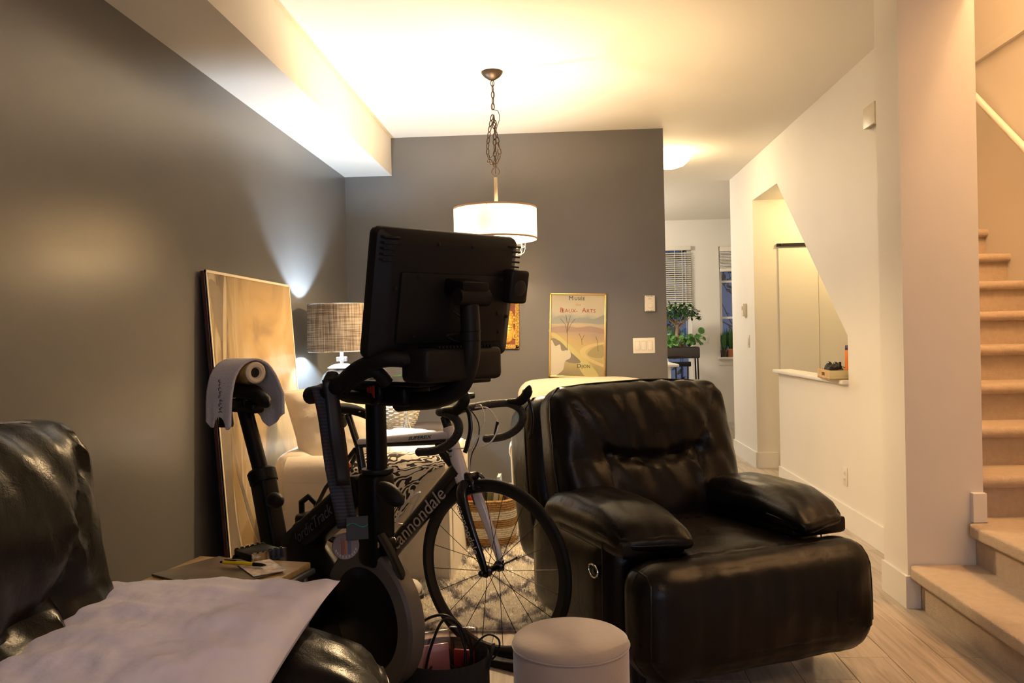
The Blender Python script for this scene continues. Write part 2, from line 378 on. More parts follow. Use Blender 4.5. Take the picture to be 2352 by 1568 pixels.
# ------------------------------------------------------------------ pendant lamp
M_bronze = mat('brushed_bronze', (0.075, 0.052, 0.036), 0.45, metal=0.5)
M_brass = mat('satin_nickel', (0.50, 0.42, 0.32), 0.38, metal=0.9)
def shade_mat(name, col, transl, rough=0.9, weave=0, wcol=None):
    m, nt, b = new_mat(name); nt.nodes.remove(b); L = nt.links
    d = node(nt, 'ShaderNodeBsdfDiffuse'); t = node(nt, 'ShaderNodeBsdfTranslucent'); mx = node(nt, 'ShaderNodeMixShader'); mx.inputs[0].default_value = transl
    d.inputs[0].default_value = (*col, 1); t.inputs[0].default_value = (*col, 1)
    if weave:
        tc = node(nt, 'ShaderNodeTexCoord'); outs = []
        for sc in ((weave * 2.2, weave * 2.2, 5), (6, 6, weave * 2.4)):
            mp = node(nt, 'ShaderNodeMapping'); mp.inputs['Scale'].default_value = sc; L.new(tc.outputs['Object'], mp.inputs[0])
            n = node(nt, 'ShaderNodeTexNoise'); n.inputs['Scale'].default_value = 1.0; n.inputs['Detail'].default_value = 3; L.new(mp.outputs[0], n.inputs['Vector']); outs.append(n.outputs[0])
        ml = node(nt, 'ShaderNodeMath', operation='MULTIPLY'); L.new(outs[0], ml.inputs[0]); L.new(outs[1], ml.inputs[1])
        r = ramp(nt, ml.outputs[0], [(0.16, wcol), (0.36, col)]); L.new(r.outputs[0], d.inputs[0]); L.new(r.outputs[0], t.inputs[0])
    L.new(d.outputs[0], mx.inputs[1]); L.new(t.outputs[0], mx.inputs[2]); L.new(mx.outputs[0], nt.nodes['Material Output'].inputs[0]); return m
M_shade = shade_mat('white_lamp_shade', (0.97, 0.94, 0.86), 0.6)
M_tape = mat('shade_binding', (0.55, 0.36, 0.24), 0.8)
M_bulb = mat('lit_bulb', (1, 1, 1), 0.4, emit=(1.0, 0.75, 0.42), estr=25)
M_coolbulb = mat('lit_cool_bulb', (1, 1, 1), 0.4, emit=(0.62, 0.80, 1.0), estr=3600)
PC = PZ(1130, 165, H)
pend = thing('pendant_lamp', 'drum pendant lamp with white shade hanging from a looped bronze chain', 'lamp', (PC.x, PC.y, 0))
MB().lathe([(.001, H - .048), (.018, H - .046), (.045, H - .028), (.060, H - .010), (.062, H - .003), (.058, H - .0005)], 36).build('ceiling_canopy', M_bronze, pend)
lk = None
def link(p, d, twist):
    global lk
    if lk is None:
        pts = []
        for k in range(20):
            a = 2 * PI * k / 20; pts.append((.0095 * math.cos(a), 0, .019 * math.sin(a)))
        o = MB().tube(pts, .0030, 6, closed=True).build('chain_link', M_bronze, pend); lk = o.data
    else:
        o = bpy.data.objects.new('chain_link', lk); COL.objects.link(o); o.parent = pend
    q = Vector((0, 0, 1)).rotation_difference(Vector(d).normalized()) @ Matrix.Rotation(twist, 3, 'Z').to_quaternion()
    o.rotation_mode = 'QUATERNION'; o.rotation_quaternion = q; o.location = p
def chain(pts, step=.031):
    path = catmull(pts, 30); acc = 0; k = 0; last = path[0]
    for a, b in zip(path, path[1:]):
        acc += (b - a).length
        if acc >= step: link(b, b - last, PI / 2 * (k % 2) + .3); last = b; acc = 0; k += 1
px2m = PC.y / FPX
def pz(y): return PY(1132, y, PC.y).z
chain([(0, 0, pz(178)), (.002, 0, pz(215)), (0, 0, pz(255))])
chain([(0, 0, pz(258)), (-.022, .004, pz(300)), (-.036, .006, pz(345)), (-.018, .004, pz(372)), (.004, 0, pz(377))])
chain([(.004, 0, pz(258)), (.014, -.006, pz(300)), (.033, -.006, pz(350)), (.020, -.004, pz(370)), (.006, 0, pz(377))])
chain([(.002, .004, pz(262)), (.006, .01, pz(310)), (.006, .006, pz(350)), (.006, 0, pz(378))])
MB().tube(catmull([(0, 0, pz(176)), (.006, .004, pz(230)), (.0, -.004, pz(250)), (.030, 0, pz(256)), (.036, 0, pz(275)), (.016, 0, pz(300)), (.004, 0, pz(350)), (-.036, 0, pz(368)), (-.030, 0, pz(374)), (.002, 0, pz(374)), (.008, 0, pz(400))], 8), .0022, 6).build('cord', M_bronze, pend)
MB().tube([(.008 + .022 * math.cos(2 * PI * k / 24), 0, pz(395) + .025 * math.sin(2 * PI * k / 24)) for k in range(24)], .0028, 8, closed=True).build('ring', M_bronze, pend)
MB().bbox(-.002, .018, -.010, .010, 1.965, pz(408), .002).build('rod', M_brass, pend)
SR, ST, SB = .238, 1.958, 1.775
sh = MB().lathe([(SR, SB), (SR, ST), (SR - .002, ST), (SR - .002, SB), (SR, SB)], 64).build('lamp_shade', M_shade, pend)
MB().lathe([(SR + .0012, ST - .009), (SR + .0012, ST + .001), (SR - .0035, ST + .001), (SR - .0035, ST - .009), (SR + .0012, ST - .009)], 64).lathe([(SR + .0012, SB - .001), (SR + .0012, SB + .009), (SR - .0035, SB + .009), (SR - .0035, SB - .001), (SR + .0012, SB - .001)], 64).build('binding', M_tape, sh)
sp = MB()
for k in range(3):
    a = 2 * PI * k / 3 + .4; c, s = math.cos(a), math.sin(a)
    sp.tube([(.008, 0, ST - .02), (SR * c, SR * s, ST - .012)], .003, 6); sp.tube([(.008, 0, 1.91), (.08 * c, .08 * s, 1.90), (.09 * c, .09 * s, 1.885)], .008, 8)
    MB().ell((.09 * c, .09 * s, 1.85), (.028, .028, .038), 14, 8).build('bulb', M_bulb, pend)
sp.tube([(.008, 0, 1.97), (.008, 0, 1.89)], .012, 10).build('spider', M_brass, pend)
wc = MB(); cxp, rr = (PY(1164, 570, PC.y).x - PC.x), .105
for k in range(10):
    a = 2 * PI * k / 10; c, s = math.cos(a), math.sin(a)
    wc.tube(catmull([(cxp + rr * c, rr * s, 1.80), (cxp + rr * c, rr * s, 1.72), (cxp + rr * .8 * c, rr * .8 * s, 1.690), (cxp + .02 * c, .02 * s, 1.682)], 5), .0017, 6)
for z, q in ((1.765, 1), (1.735, 1), (1.69, .82)):
    wc.tube([(cxp + rr * q * math.cos(2 * PI * k / 28), rr * q * math.sin(2 * PI * k / 28), z) for k in range(28)], .0017, 6, closed=True)
wc.build('wire_cage', mat('painted_wire', (.30, .28, .25), .5), pend)
lamp('pendant_bulb_light', 'POINT', (PC.x + .008, PC.y, 1.845), 125, WARM, .05)
# ------------------------------------------------------------------ hall dome lamp
M_dome = mat('frosted_dome_glass', (0.95, 0.9, 0.8), 0.4, emit=(1.0, 0.80, 0.48), estr=9)
hl = thing('ceiling_dome_lamp', 'lit frosted dome ceiling lamp in the hall behind the grey partition', 'lamp', (.96, 7.05, 0))
MB().lathe([(.19, H - .025), (.185, H - .035), (.165, H - .07), (.12, H - .11), (.06, H - .13), (.001, H - .135)], 40).build('glass_dome', M_dome, hl)
MB().lathe([(.15, H - .0005), (.19, H - .0005), (.19, H - .025)], 40).build('glass_edge', M_dome, hl)
lamp('dome_light', 'POINT', (.96, 7.05, H - .22), 15, WARM, .1)
# ------------------------------------------------------------------ poster
def poster_mat():
    m, nt, b = new_mat('poster_print'); L = nt.links
    tc = node(nt, 'ShaderNodeTexCoord'); sx = node(nt, 'ShaderNodeSeparateXYZ'); L.new(tc.outputs['Object'], sx.inputs[0])
    n = node(nt, 'ShaderNodeTexNoise'); n.inputs['Scale'].default_value = 9; n.inputs['Detail'].default_value = 6; L.new(tc.outputs['Object'], n.inputs['Vector'])
    ma = node(nt, 'ShaderNodeMath', operation='MULTIPLY_ADD'); L.new(n.outputs[0], ma.inputs[0]); ma.inputs[1].default_value = 0.10; L.new(sx.outputs['Z'], ma.inputs[2])
    mx = node(nt, 'ShaderNodeMath', operation='MULTIPLY_ADD'); L.new(sx.outputs['X'], mx.inputs[0]); mx.inputs[1].default_value = 0.10; L.new(ma.outputs[0], mx.inputs[2])
    mr = node(nt, 'ShaderNodeMapRange'); mr.inputs[1].default_value = 0.05; mr.inputs[2].default_value = 0.68; L.new(mx.outputs[0], mr.inputs[0])
    r = ramp(nt, mr.outputs[0], [(0.0, (0.204, 0.177, 0.116)), (.14, (0.340, 0.286, 0.136)), (.28, (0.422, 0.367, 0.150)), (.44, (0.422, 0.320, 0.150)), (.55, (0.340, 0.258, 0.204)), (.64, (0.449, 0.381, 0.258)), (.70, (0.286, 0.313, 0.313)), (.76, (0.476, 0.449, 0.354)), (1.0, (0.544, 0.496, 0.354))])
    L.new(r.outputs[0], b.inputs['Base Color']); b.inputs['Roughness'].default_value = .35; return m
M_gold = mat('gold_frame_metal', (0.78, 0.55, 0.20), 0.32, metal=0.75)
PP = PY(1325, 867, YB)
po = thing('framed_poster', 'gold framed museum poster of a pale landscape with French lettering', 'poster', (PP.x, YB - .003, PP.z)); po.rotation_euler = (0, math.radians(2.1), 0)
pw, ph = .422, .63
fr = MB()
for a, b, c, d in ((-pw / 2, -pw / 2 + .013, 0, ph), (pw / 2 - .013, pw / 2, 0, ph), (-pw / 2, pw / 2, 0, .013), (-pw / 2, pw / 2, ph - .013, ph)): fr.bbox(a, b, -.020, 0, c, d, .003)
fr.build('frame', M_gold, po)
pp = MB().box(-pw / 2 + .010, pw / 2 - .010, -.010, -.001, .010, ph - .010).build('print', poster_mat(), po, False)
def flat(name, pts, m, parent, y=-.0106): return MB().add([(p[0], y, p[1]) for p in pts], [tuple(range(len(pts)))]).build(name, m, parent, False)
def ink(n, c): return mat(n, tuple(x * .68 for x in c), .5)
def sm(pts, closed=True): return [(p.x, p.y) for p in catmull([(a, b, 0) for a, b in pts], 6, closed)]
flat('printed_hills', sm([(-.198, .435), (-.12, .462), (-.05, .44), (.05, .45), (.12, .44), (.198, .47), (.198, .405), (.0, .41), (-.198, .40)]), ink('print_bluegrey', (.40, .43, .42)), po)
flat('printed_fields', sm([(-.198, .37), (-.1, .385), (0, .375), (.1, .385), (.198, .36), (.198, .33), (.05, .345), (-.198, .335)]), ink('print_mauve', (.45, .33, .28)), po, -.0108)
flat('printed_path', sm([(-.198, .335), (-.15, .32), (-.02, .21), (.10, .10), (.16, .012), (.06, .012), (-.03, .15), (-.12, .26), (-.198, .315)]), ink('print_lime', (.66, .60, .26)), po, -.0108)
flat('printed_dark_field', sm([(-.198, .29), (-.13, .27), (-.06, .20), (.02, .13), (.01, .11), (-.08, .12), (-.198, .20)]), ink('print_umber', (.26, .22, .17)), po, -.0109)
flat('printed_pale_shape', sm([(-.198, .27), (-.165, .235), (-.13, .245), (-.115, .20), (-.06, .205), (-.05, .15), (-.09, .12), (-.11, .05), (-.198, .02)]), ink('print_cream', (.72, .68, .56)), po, -.0111)
flat('printed_hill', sm([(.075, .18), (.12, .225), (.19, .245), (.195, .16), (.15, .15), (.10, .158)]), ink('print_olive', (.42, .36, .18)), po, -.0109)
flat('printed_road', sm([(.02, .20), (.08, .245), (.198, .268), (.198, .255), (.10, .228), (.06, .19), (.09, .15), (.198, .10), (.198, .08), (.06, .14)]), ink('print_sand', (.74, .60, .30)), po, -.0110)
tr = MB()
for p in ([(-.075, .20), (-.078, .33), (-.095, .40), (-.13, .44)], [(-.078, .33), (-.07, .40), (-.055, .46)], [(-.078, .35), (-.08, .42), (-.09, .47)], [(-.078, .34), (-.05, .40), (-.02, .44)], [(.035, .245), (.03, .29), (.01, .33)], [(.03, .28), (.05, .32)], [(.155, .20), (.15, .27), (.135, .31)]):
    tr.tube([(a, -.0112, b) for a, b in p], .0016, 5)
tr.build('printed_trees', ink('print_brown', (.20, .14, .10)), po)
def letters(txt, size, x, z, m, parent, y=-.0118, shear=0, sp=1.0, w=1.0, name='lettering'):
    vs, fs = text_mesh(txt, size, .0003, shear, sp, w)
    return MB().add([(v.x + x, y - v.z, v.y + z) for v in vs], fs).build(name, m, parent, False)
I_dark = ink('ink_dark', (.03, .035, .05)); I_red = ink('ink_red', (.50, .07, .04)); I_or = ink('ink_orange', (.75, .42, .16))
letters('M', .046, -.052, .592, I_dark, po); letters('USÉE', .034, .012, .589, I_dark, po, sp=1.1)
letters('des', .030, .000, .546, I_or, po, shear=.25)
letters('B', .050, -.122, .502, I_red, po); letters('EAUX-', .038, -.060, .498, I_red, po, sp=1.08); letters('A', .050, .046, .502, I_red, po); letters('RTS', .038, .098, .498, I_red, po, sp=1.08)
letters('D', .042, .014, .088, I_dark, po); letters('IJON', .033, .062, .085, I_dark, po, sp=1.05)
# ------------------------------------------------------------------ carved face plaque
M_gilt = mat('carved_gilt', (0.80, 0.53, 0.14), 0.38, metal=0.35, bump=1.0, bscale=90, col2=(0.35, 0.18, 0.03), vscale=110)
M_face = mat('gilt_face', (0.85, 0.55, 0.12), 0.35, metal=0.3, var=.25, vscale=30)
M_redp = mat('dark_red_panel', (0.22, 0.05, 0.025), 0.6, var=.3, vscale=30)
bx1 = PY(1192, 745, YB).x; bz0, bz1 = PY(1192, 800, YB).z, PY(1191, 688, YB).z; bw = .25; bh = bz1 - bz0
pl = thing('carved_plaque', 'gold carved serene face in profile on a red panel with ornate gilt frame', 'wall plaque', (bx1 - bw / 2, YB - .002, bz0)); pl.rotation_euler = (0, math.radians(1.0), 0)
MB().box(-bw / 2 + .02, bw / 2 - .02, -.014, 0, .02, bh - .02).build('panel', M_redp, pl, False)
fr = MB()
for a, b, c, d in ((-bw / 2, -bw / 2 + .032, 0, bh), (bw / 2 - .032, bw / 2, 0, bh), (-bw / 2, bw / 2, 0, .032), (-bw / 2, bw / 2, bh - .032, bh)): fr.bbox(a, b, -.028, 0, c, d, .004)
frm = fr.build('frame', M_gilt, pl)
cs = MB(); rnd = random.Random(5)
def scrolls(x0, z0, x1, z1, n):
    for k in range(n):
        t = (k + .5) / n; x = x0 + (x1 - x0) * t; z = z0 + (z1 - z0) * t
        r = .0085 + rnd.random() * .003; a0 = rnd.random() * 6
        cs.tube([(x + (r * (1 - j / 12)) * math.cos(a0 + j * .55), -.030, z + (r * (1 - j / 12)) * math.sin(a0 + j * .55)) for j in range(11)], .0026, 5)
scrolls(bw / 2 - .016, .016, bw / 2 - .016, bh - .016, 18); scrolls(-bw / 2 + .016, .016, -bw / 2 + .016, bh - .016, 18); scrolls(-bw / 2 + .03, .016, bw / 2 - .03, .016, 13); scrolls(-bw / 2 + .03, bh - .016, bw / 2 - .03, bh - .016, 13)
cs.build('carved_scrollwork', M_gilt, frm)
fx = .036
fc = MB().ell((fx, -.012, .125), (.052, .030, .082), 24, 14); fc.tube(catmull([(fx - .012, -.045, .15), (fx - .016, -.050, .125), (fx - .010, -.046, .108), (fx - .004, -.043, .106)], 5), .007, 8)
fc.tube(catmull([(fx - .026, -.036, .082), (fx - .010, -.043, .079), (fx + .006, -.039, .083)], 5), .0045, 8)
fc.build('face', M_face, pl)
MB().tube(catmull([(fx + .006, -.0415, .143), (fx + .020, -.0395, .139), (fx + .034, -.034, .143)], 5), .0018, 6).tube(catmull([(fx + .0, -.041, .155), (fx + .018, -.041, .162), (fx + .036, -.034, .156)], 5), .0018, 6).build('eye_line', mat('carved_line', (.12, .05, .01), .6), pl)
hd = MB().ell((fx + .004, -.012, .215), (.056, .026, .075), 20, 10); hd.build('head', M_face, pl)
cu = MB()
for i in range(6):
    for j in range(5):
        x = fx - .048 + i * .0195 + (j % 2) * .008; z = .192 + j * .020
        if ((x - fx) / .056) ** 2 + ((z - .215) / .078) ** 2 < 1.05: cu.lathe([(.0098, 0), (.0085, .006), (.0045, .008), (.003, .005), (.001, .004)], 10, Matrix.Translation((x, -.034, z)) @ Matrix.Rotation(PI / 2, 4, 'X'))
cu.build('hair_curls', M_face, pl)
MB().tube(catmull([(fx + .062, -.02, .150), (fx + .070, -.02, .12), (fx + .064, -.02, .085), (fx + .050, -.02, .078), (fx + .046, -.02, .095), (fx + .056, -.02, .125)], 5, True), .006, 8, closed=True).build('ear', M_face, pl)
# ------------------------------------------------------------------ wall fittings
def on_back(px, py): p = PY(px, py, YB); return p
t0 = on_back(1492, 715); th = thing('thermostat', 'small white wall thermostat with a round dial above the triple switch', 'thermostat', (t0.x, YB, t0.z)); th.rotation_euler = (0, math.radians(.8), 0)
MB().bbox(-.037, .037, -.030, 0, 0, .118, .004).build('body', M_wplast, th)
MB().lathe([(.019, 0), (.0185, .006), (.0165, .007), (.001, .007)], 28, Matrix.Translation((.003, -.030, .042)) @ Matrix.Rotation(PI / 2, 4, 'X')).build('dial', M_wplast, th)
sl = MB()
for k in range(5):
    for z in (.004, .112): sl.box(-.022 + k * .011 - .003, -.022 + k * .011 + .003, -.0306, -.028, z - .004, z + .004)
sl.build('vent_slot', M_seam, th, False)
MB().box(-.014, .010, -.0306, -.029, .090, .094).build('printed_mark', M_seam, th, False)
def switch_plate(name, label, loc, n, rz=0, w1=.046, h=.115, m=M_wplast):
    t = thing(name, label, 'light switch', loc, rz); w = .070 + (n - 1) * w1
    MB().bbox(-w / 2, w / 2, -.006, 0, 0, h, .003).build('plate', m, t)
    for k in range(n):
        x = (k - (n - 1) / 2) * w1
        MB().box(x - .0175, x + .0175, -.0066, -.004, h / 2 - .0345, h / 2 + .0345).build('gap', M_seam, t, False)
        MB().bbox(x - .0165, x + .0165, -.010, -.004, h / 2 - .0335, h / 2 + .0335, .002).build('rocker', m, t)
    return t
s0 = on_back(1479.5, 811); switch_plate('light_switch', 'white triple rocker light switch on the grey partition', (s0.x, YB, s0.z), 3)
a = PX(1720.5, 798, XR); switch_plate('light_switch', 'white single rocker switch on the hall wall beside the alcove doorway', (XR, a.y, a.z), 1, PI / 2 * -1, m=M_bone)
a = PX(1713, 726, XR); t = thing('thermostat', 'beige boxy wall thermostat above the single hall switch', 'thermostat', (XR, a.y, a.z), -PI / 2)
MB().bbox(-.04, .04, -.032, 0, 0, .118, .004).build('body', M_bone, t); MB().bbox(-.02, .02, -.034, -.03, .06, .095, .002).build('display', M_seam, t)
a = PX(1943, 1115, XR); t = thing('wall_outlet', 'white wall outlet low on the half wall', 'outlet', (XR, a.y, a.z), -PI / 2)
MB().bbox(-.036, .036, -.006, 0, 0, .115, .003).build('plate', M_wplast, t)
for z in (.038, .077): o = MB().bbox(-.017, .017, -.009, -.004, z - .014, z + .014, .004).build('socket', M_wplast, t); MB().box(-.008, -.005, -.0095, -.008, z - .005, z + .005).box(.005, .008, -.0095, -.008, z - .005, z + .005).build('slot', M_seam, o, False)
a = PX(2001, 298, XR); t = thing('door_chime', 'beige door chime box high on the hall wall', 'door chime', (XR, a.y, a.z), -PI / 2)
MB().bbox(-.0, .17, -.045, 0, 0, .115, .005).build('body', M_bone, t)
for k in range(6): MB().box(.03 + k * .018, .04 + k * .018, -.036, -.012, -.001, .002).build('vent_slot', M_seam, t, False)
a = PY(1622.5, 790, YK); switch_plate('light_switch', 'white rocker switch between the two kitchen windows', (a.x, YK, a.z), 1)
# ------------------------------------------------------------------ tray on the ledge
M_ply = mat('birch_plywood', (0.62, 0.42, 0.20), .5, col2=(0.52, 0.33, 0.14), vscale=9, stretch=(1, 1, 8))
M_ply2 = mat('pale_plywood', (0.66, 0.56, 0.32), .5, col2=(0.58, 0.48, 0.26), vscale=9, stretch=(1, 1, 8))
zt = .910
c1 = PZ(1903, 871, zt + .005)   # corner nearest the room
ty = thing('wooden_tray', 'small plywood tray with a handle slot on the half wall ledge', 'tray', (c1.x + .005, c1.y, zt), math.radians(-6))
def trayside(w, d, h, hole):
    "panel in xz with optional slot, thickness d in y"
    mb = MB()
    if not hole: return mb.bbox(0, w, 0, d, 0, h, .0015)
    a, b, c, e = w / 2 - .045, w / 2 + .045, h * .40, h * .72
    for x0, x1, z0, z1 in ((0, a, 0, h), (b, w, 0, h), (a, b, 0, c), (a, b, e, h)): mb.box(x0, x1, 0, d, z0, z1)
    return mb
TWX, TWY, TH = .17, .36, .058
# local +x towards the alcove, local +y along the ledge away from the camera
MB().box(0, TWX, 0, TWY, 0, .008).build('bottom', M_ply, ty, False)
MB().bbox(0, TWX, 0, .010, 0, TH, .0015).build('end_panel', M_ply2, ty); MB().bbox(0, TWX, TWY - .01, TWY, 0, TH, .0015).build('end_panel', M_ply2, ty)
sd = MB()
for y0, y1, z0, z1 in ((.01, TWY / 2 - .045, 0, TH), (TWY / 2 + .045, TWY - .01, 0, TH), (TWY / 2 - .045, TWY / 2 + .045, 0, .020), (TWY / 2 - .045, TWY / 2 + .045, .042, TH)): sd.box(0, .010, y0, y1, z0, z1)
sd.build('handle_panel', M_ply, ty, False); MB().bbox(TWX - .010, TWX, .01, TWY - .01, 0, TH, .0015).build('handle_panel', M_ply, ty)
def tray_pt(x, y): return ty.matrix_basis @ Vector((x, y, .008))
from_tray = lambda x, y: Matrix.Translation(ty.location) @ Matrix.Rotation(math.radians(-6), 4, 'Z') @ Vector((x, y, .008))
p = from_tray(.125, .045)
sc_ = thing('spray_can', 'orange spray can with a dark purple cap standing in the plywood tray', 'spray can', p)
M_or = mat('orange_can', (0.85, 0.22, 0.02), .35); M_pur = mat('purple_cap', (0.05, 0.02, 0.12), .3)
MB().lathe([(.001, 0), (.021, 0), (.0225, .004), (.0225, .165), (.020, .172), (.020, .175)], 28).build('can', M_or, sc_)
MB().lathe([(.0205, .173), (.021, .176), (.021, .198), (.018, .203), (.001, .203)], 28).build('cap', M_pur, sc_)
lt = MB(); rk = random.Random(6)
for k in range(16):
    z = .045 + k * .006; a0 = .75 + rk.random() * .12; lt.tube([(-.0226 * math.cos(a), -.0226 * math.sin(a), z + .001 * rk.random()) for a in (a0, a0 + .12 + .1 * rk.random())], .0011, 5)
lt.build('printed_marks', mat('can_print', (.18, .05, .02), .5), sc_, False)
p = from_tray(.085, .10); sb_ = thing('spray_bottle', 'tiny glass spray bottle with a black pump in the plywood tray', 'bottle', p)
MB().lathe([(.001, 0), (.020, 0), (.022, .008), (.020, .040), (.010, .052), (.009, .056)], 20).build('glass_body', mat('clear_glass_body', (.75, .8, .65), .08, trans=.85), sb_)
MB().lathe([(.010, .054), (.0115, .058), (.0115, .072), (.0085, .078), (.0085, .098), (.001, .1)], 20).build('pump', M_black, sb_)
p = from_tray(.075, .265); sg = thing('sunglasses', 'dark sunglasses leaning on the rim of the plywood tray', 'sunglasses', p, .25)
M_lens = mat('dark_lens', (.03, .012, .012), .08, coat=.6)
for s in (-1, 1):
    ln = MB().ell((0, s * .036, .066), (.004, .032, .026), 20, 10); ln.build('lens', M_lens, sg)
MB().tube(catmull([(0, -.006, .070), (0, 0, .076), (0, .006, .070)], 4), .0025, 8).tube([(0 + .001, .036 + .033 * math.cos(2 * PI * k / 20), .066 + .027 * math.sin(2 * PI * k / 20)) for k in range(20)], .0025, 6, closed=True).tube([(.001, -.036 + .033 * math.cos(2 * PI * k / 20), .066 + .027 * math.sin(2 * PI * k / 20)) for k in range(20)], .0025, 6, closed=True).build('frame', M_black, sg)
for s in (-1, 1): MB().tube(catmull([(.002, s * .068, .070), (.05, s * .066, .055), (.10, s * .060, .020)], 5), .0025, 6).build('temple', M_black, sg)
p = from_tray(.06, .165); wl = tag(MB().cushion((0, 0, .040), (.045, .060, .032), .7, 8, lambda q, w: w + Vector((0, 0, .010 * math.sin(w.y * 70) + .006 * math.sin(w.x * 120)))).build('pouch', mat('black_cloth', (.012, .01, .01), .7, bump=.4, bscale=60)), 'crumpled black cloth pouch lying in the plywood tray', 'pouch'); wl.location = p
# ------------------------------------------------------------------ kitchen end
M_slat = mat('blind_slat', (0.80, 0.76, 0.66), .45)
bl = thing('venetian_blind', 'white venetian blind with open slats over the tall kitchen window', 'blind', (W1[0], YK - .03, 1.51))
bwid = W1[1] - W1[0] - .01
MB().bbox(0, bwid, -.03, .03, .82, .88, .004).build('headrail', M_slat, bl)
MB().bbox(0, bwid, -.025, .025, 0, .03, .004).build('bottom_rail', M_slat, bl)
so = None
for k in range(27):
    if so is None: o = MB().add([(0.0, -.024, -.010), (bwid, -.024, -.010), (bwid, 0, .0035), (0, 0, .0035), (0, .024, .010), (bwid, .024, .010), (0, -.024, -.0125), (bwid, -.024, -.0125), (bwid, .024, .0075), (0, .024, .0075)], [(0, 1, 2, 3), (3, 2, 5, 4), (6, 9, 8, 7), (0, 6, 7, 1), (4, 5, 8, 9)]).build('slat', M_slat, bl, False); so = o.data
    else: o = bpy.data.objects.new('slat', so); COL.objects.link(o); o.parent = bl
    o.location = (0, 0, .05 + k * .0282)
for x in (.15, .52, .62): MB().tube([(x, -.026, .03), (x, -.026, .82)], .003, 5).build('ladder_cord', M_slat, bl)
MB().tube([(.66, -.034, .8), (.665, -.034, -.42)], .003, 5).build('pull_cord', M_slat, bl)
b2 = thing('venetian_blind', 'venetian blind raised to the top of the narrow kitchen window', 'blind', (W2[0] + .01, YK - .01, 2.03))
w2w = W2[1] - W2[0] - .02
MB().bbox(0, w2w, -.03, .03, .27, .335, .004).build('headrail', M_slat, b2); MB().bbox(0, w2w, -.028, .028, 0, .045, .004).build('bottom_rail', M_slat, b2)
so = None
for k in range(11):
    if so is None: o = MB().bbox(0, w2w, -.025, .025, 0, .012, .002, 1).build('slat', M_slat, b2); so = o.data
    else: o = bpy.data.objects.new('slat', so); COL.objects.link(o); o.parent = b2
    o.location = (0, 0, .05 + k * .020)
# plants
def leaf_mat(name, c, c2): return mat(name, c, .45, col2=c2, vscale=25, spec=.5)
M_leaf = leaf_mat('leaf_green', (.05, .15, .03), (.02, .07, .015)); M_leaf2 = leaf_mat('bright_leaf', (.10, .28, .05), (.05, .16, .03)); M_bark = mat('bark', (.35, .25, .16), .8, bump=.4, bscale=60)
M_terra = mat('terracotta', (.48, .19, .09), .8); M_soil = mat('soil', (.04, .03, .02), .95, bump=.6, bscale=80)
def leaf(mb, p, d, n, l, w, curl=.15):
    d = Vector(d).normalized(); n = Vector(n); n = (n - d * n.dot(d)).normalized(); s = d.cross(n); p = Vector(p); vs = []
    for t, ww in ((0, .08), (.3, .8), (.6, 1), (.85, .6), (1, .02)):
        c = p + d * (l * t) - n * (curl * l * t * t); vs += [c - s * (w * ww / 2), c - n * (w * .12 * ww), c + s * (w * ww / 2)]
    fs = []
    for i in range(4):
        a = i * 3; fs += [(a, a + 1, a + 4, a + 3), (a + 1, a + 2, a + 5, a + 4)]
    mb.add(vs, fs)
def rv(r): return Vector((r.uniform(-1, 1), r.uniform(-1, 1), r.uniform(-1, 1)))
YP = 10.75
def kp(px, py): return PY(px, py, YP)
p0, p1 = kp(1532, 822), kp(1605, 822)
x1p = p1.x; x0p = x1p - .75; zp = p1.z; hp = kp(1600, 796).z - zp
plr = thing('planter_box', 'long dark planter trough on a thin black metal stand by the kitchen window', 'planter', (x0p, YP, zp))
MB().bbox(0, .75, -.12, .12, 0, hp, .02, 3).build('trough', mat('smoked_trough', (.03, .022, .02), .15, coat=.5), plr)
MB().box(.02, .73, -.10, .10, hp - .01, hp + .002).build('soil', M_soil, plr, False)
for x in (.03, .72):
    for y in (-.1, .1): MB().tube([(x, y, 0), (x + (.02 if x > .3 else -.02), y, -zp)], .010, 8).build('leg', M_dark, plr)
bz = zp + hp
r = random.Random(2)
fic = thing('bonsai_ficus', 'bonsai ficus with a thick pale root and spreading green crown in the trough', 'plant', (kp(1562, 795).x - .02, YP, bz))
tk = MB().tube(catmull([(.0, 0, -.01), (-.01, 0, .05), (.02, .0, .09), (-.015, 0, .14), (-.01, 0, .26), (-.03, 0, .36)], 6), [.045] * 7 + [.034] * 6 + [.030] * 6 + [.022] * 6 + [.014] * 6, 10)
tk.tube(catmull([(.01, 0, .12), (.05, 0, .05), (.09, 0, -.01)], 6), [.03] * 7 + [.022] * 6, 8)
for k in range(9):
    a = k * .7; tk.tube(catmull([(-.01, 0, .22 + .012 * k), (.09 * math.cos(a), .09 * math.sin(a), .33), (.20 * math.cos(a), .18 * math.sin(a), .40 + .02 * (k % 3))], 5), [.009] * 6 + [.004] * 5, 6)
tk.build('trunk', M_bark, fic)
fo = MB()
for k in range(420):
    a = r.random() * 2 * PI; q = math.sqrt(r.random()); p = Vector((.27 * q * math.cos(a), .2 * q * math.sin(a), .40 + (1 - q * q) * .12 + r.uniform(-.07, .05))); leaf(fo, p, rv(r) + Vector((math.cos(a), math.sin(a), .1)), (0, 0, 1), .065, .030)
fo.build('foliage', M_leaf, fic)
pil = thing('pilea_plant', 'leafy plant with round bright green leaves at the end of the trough', 'plant', (kp(1590, 795).x - .04, YP, bz))
st_ = MB(); fo = MB()
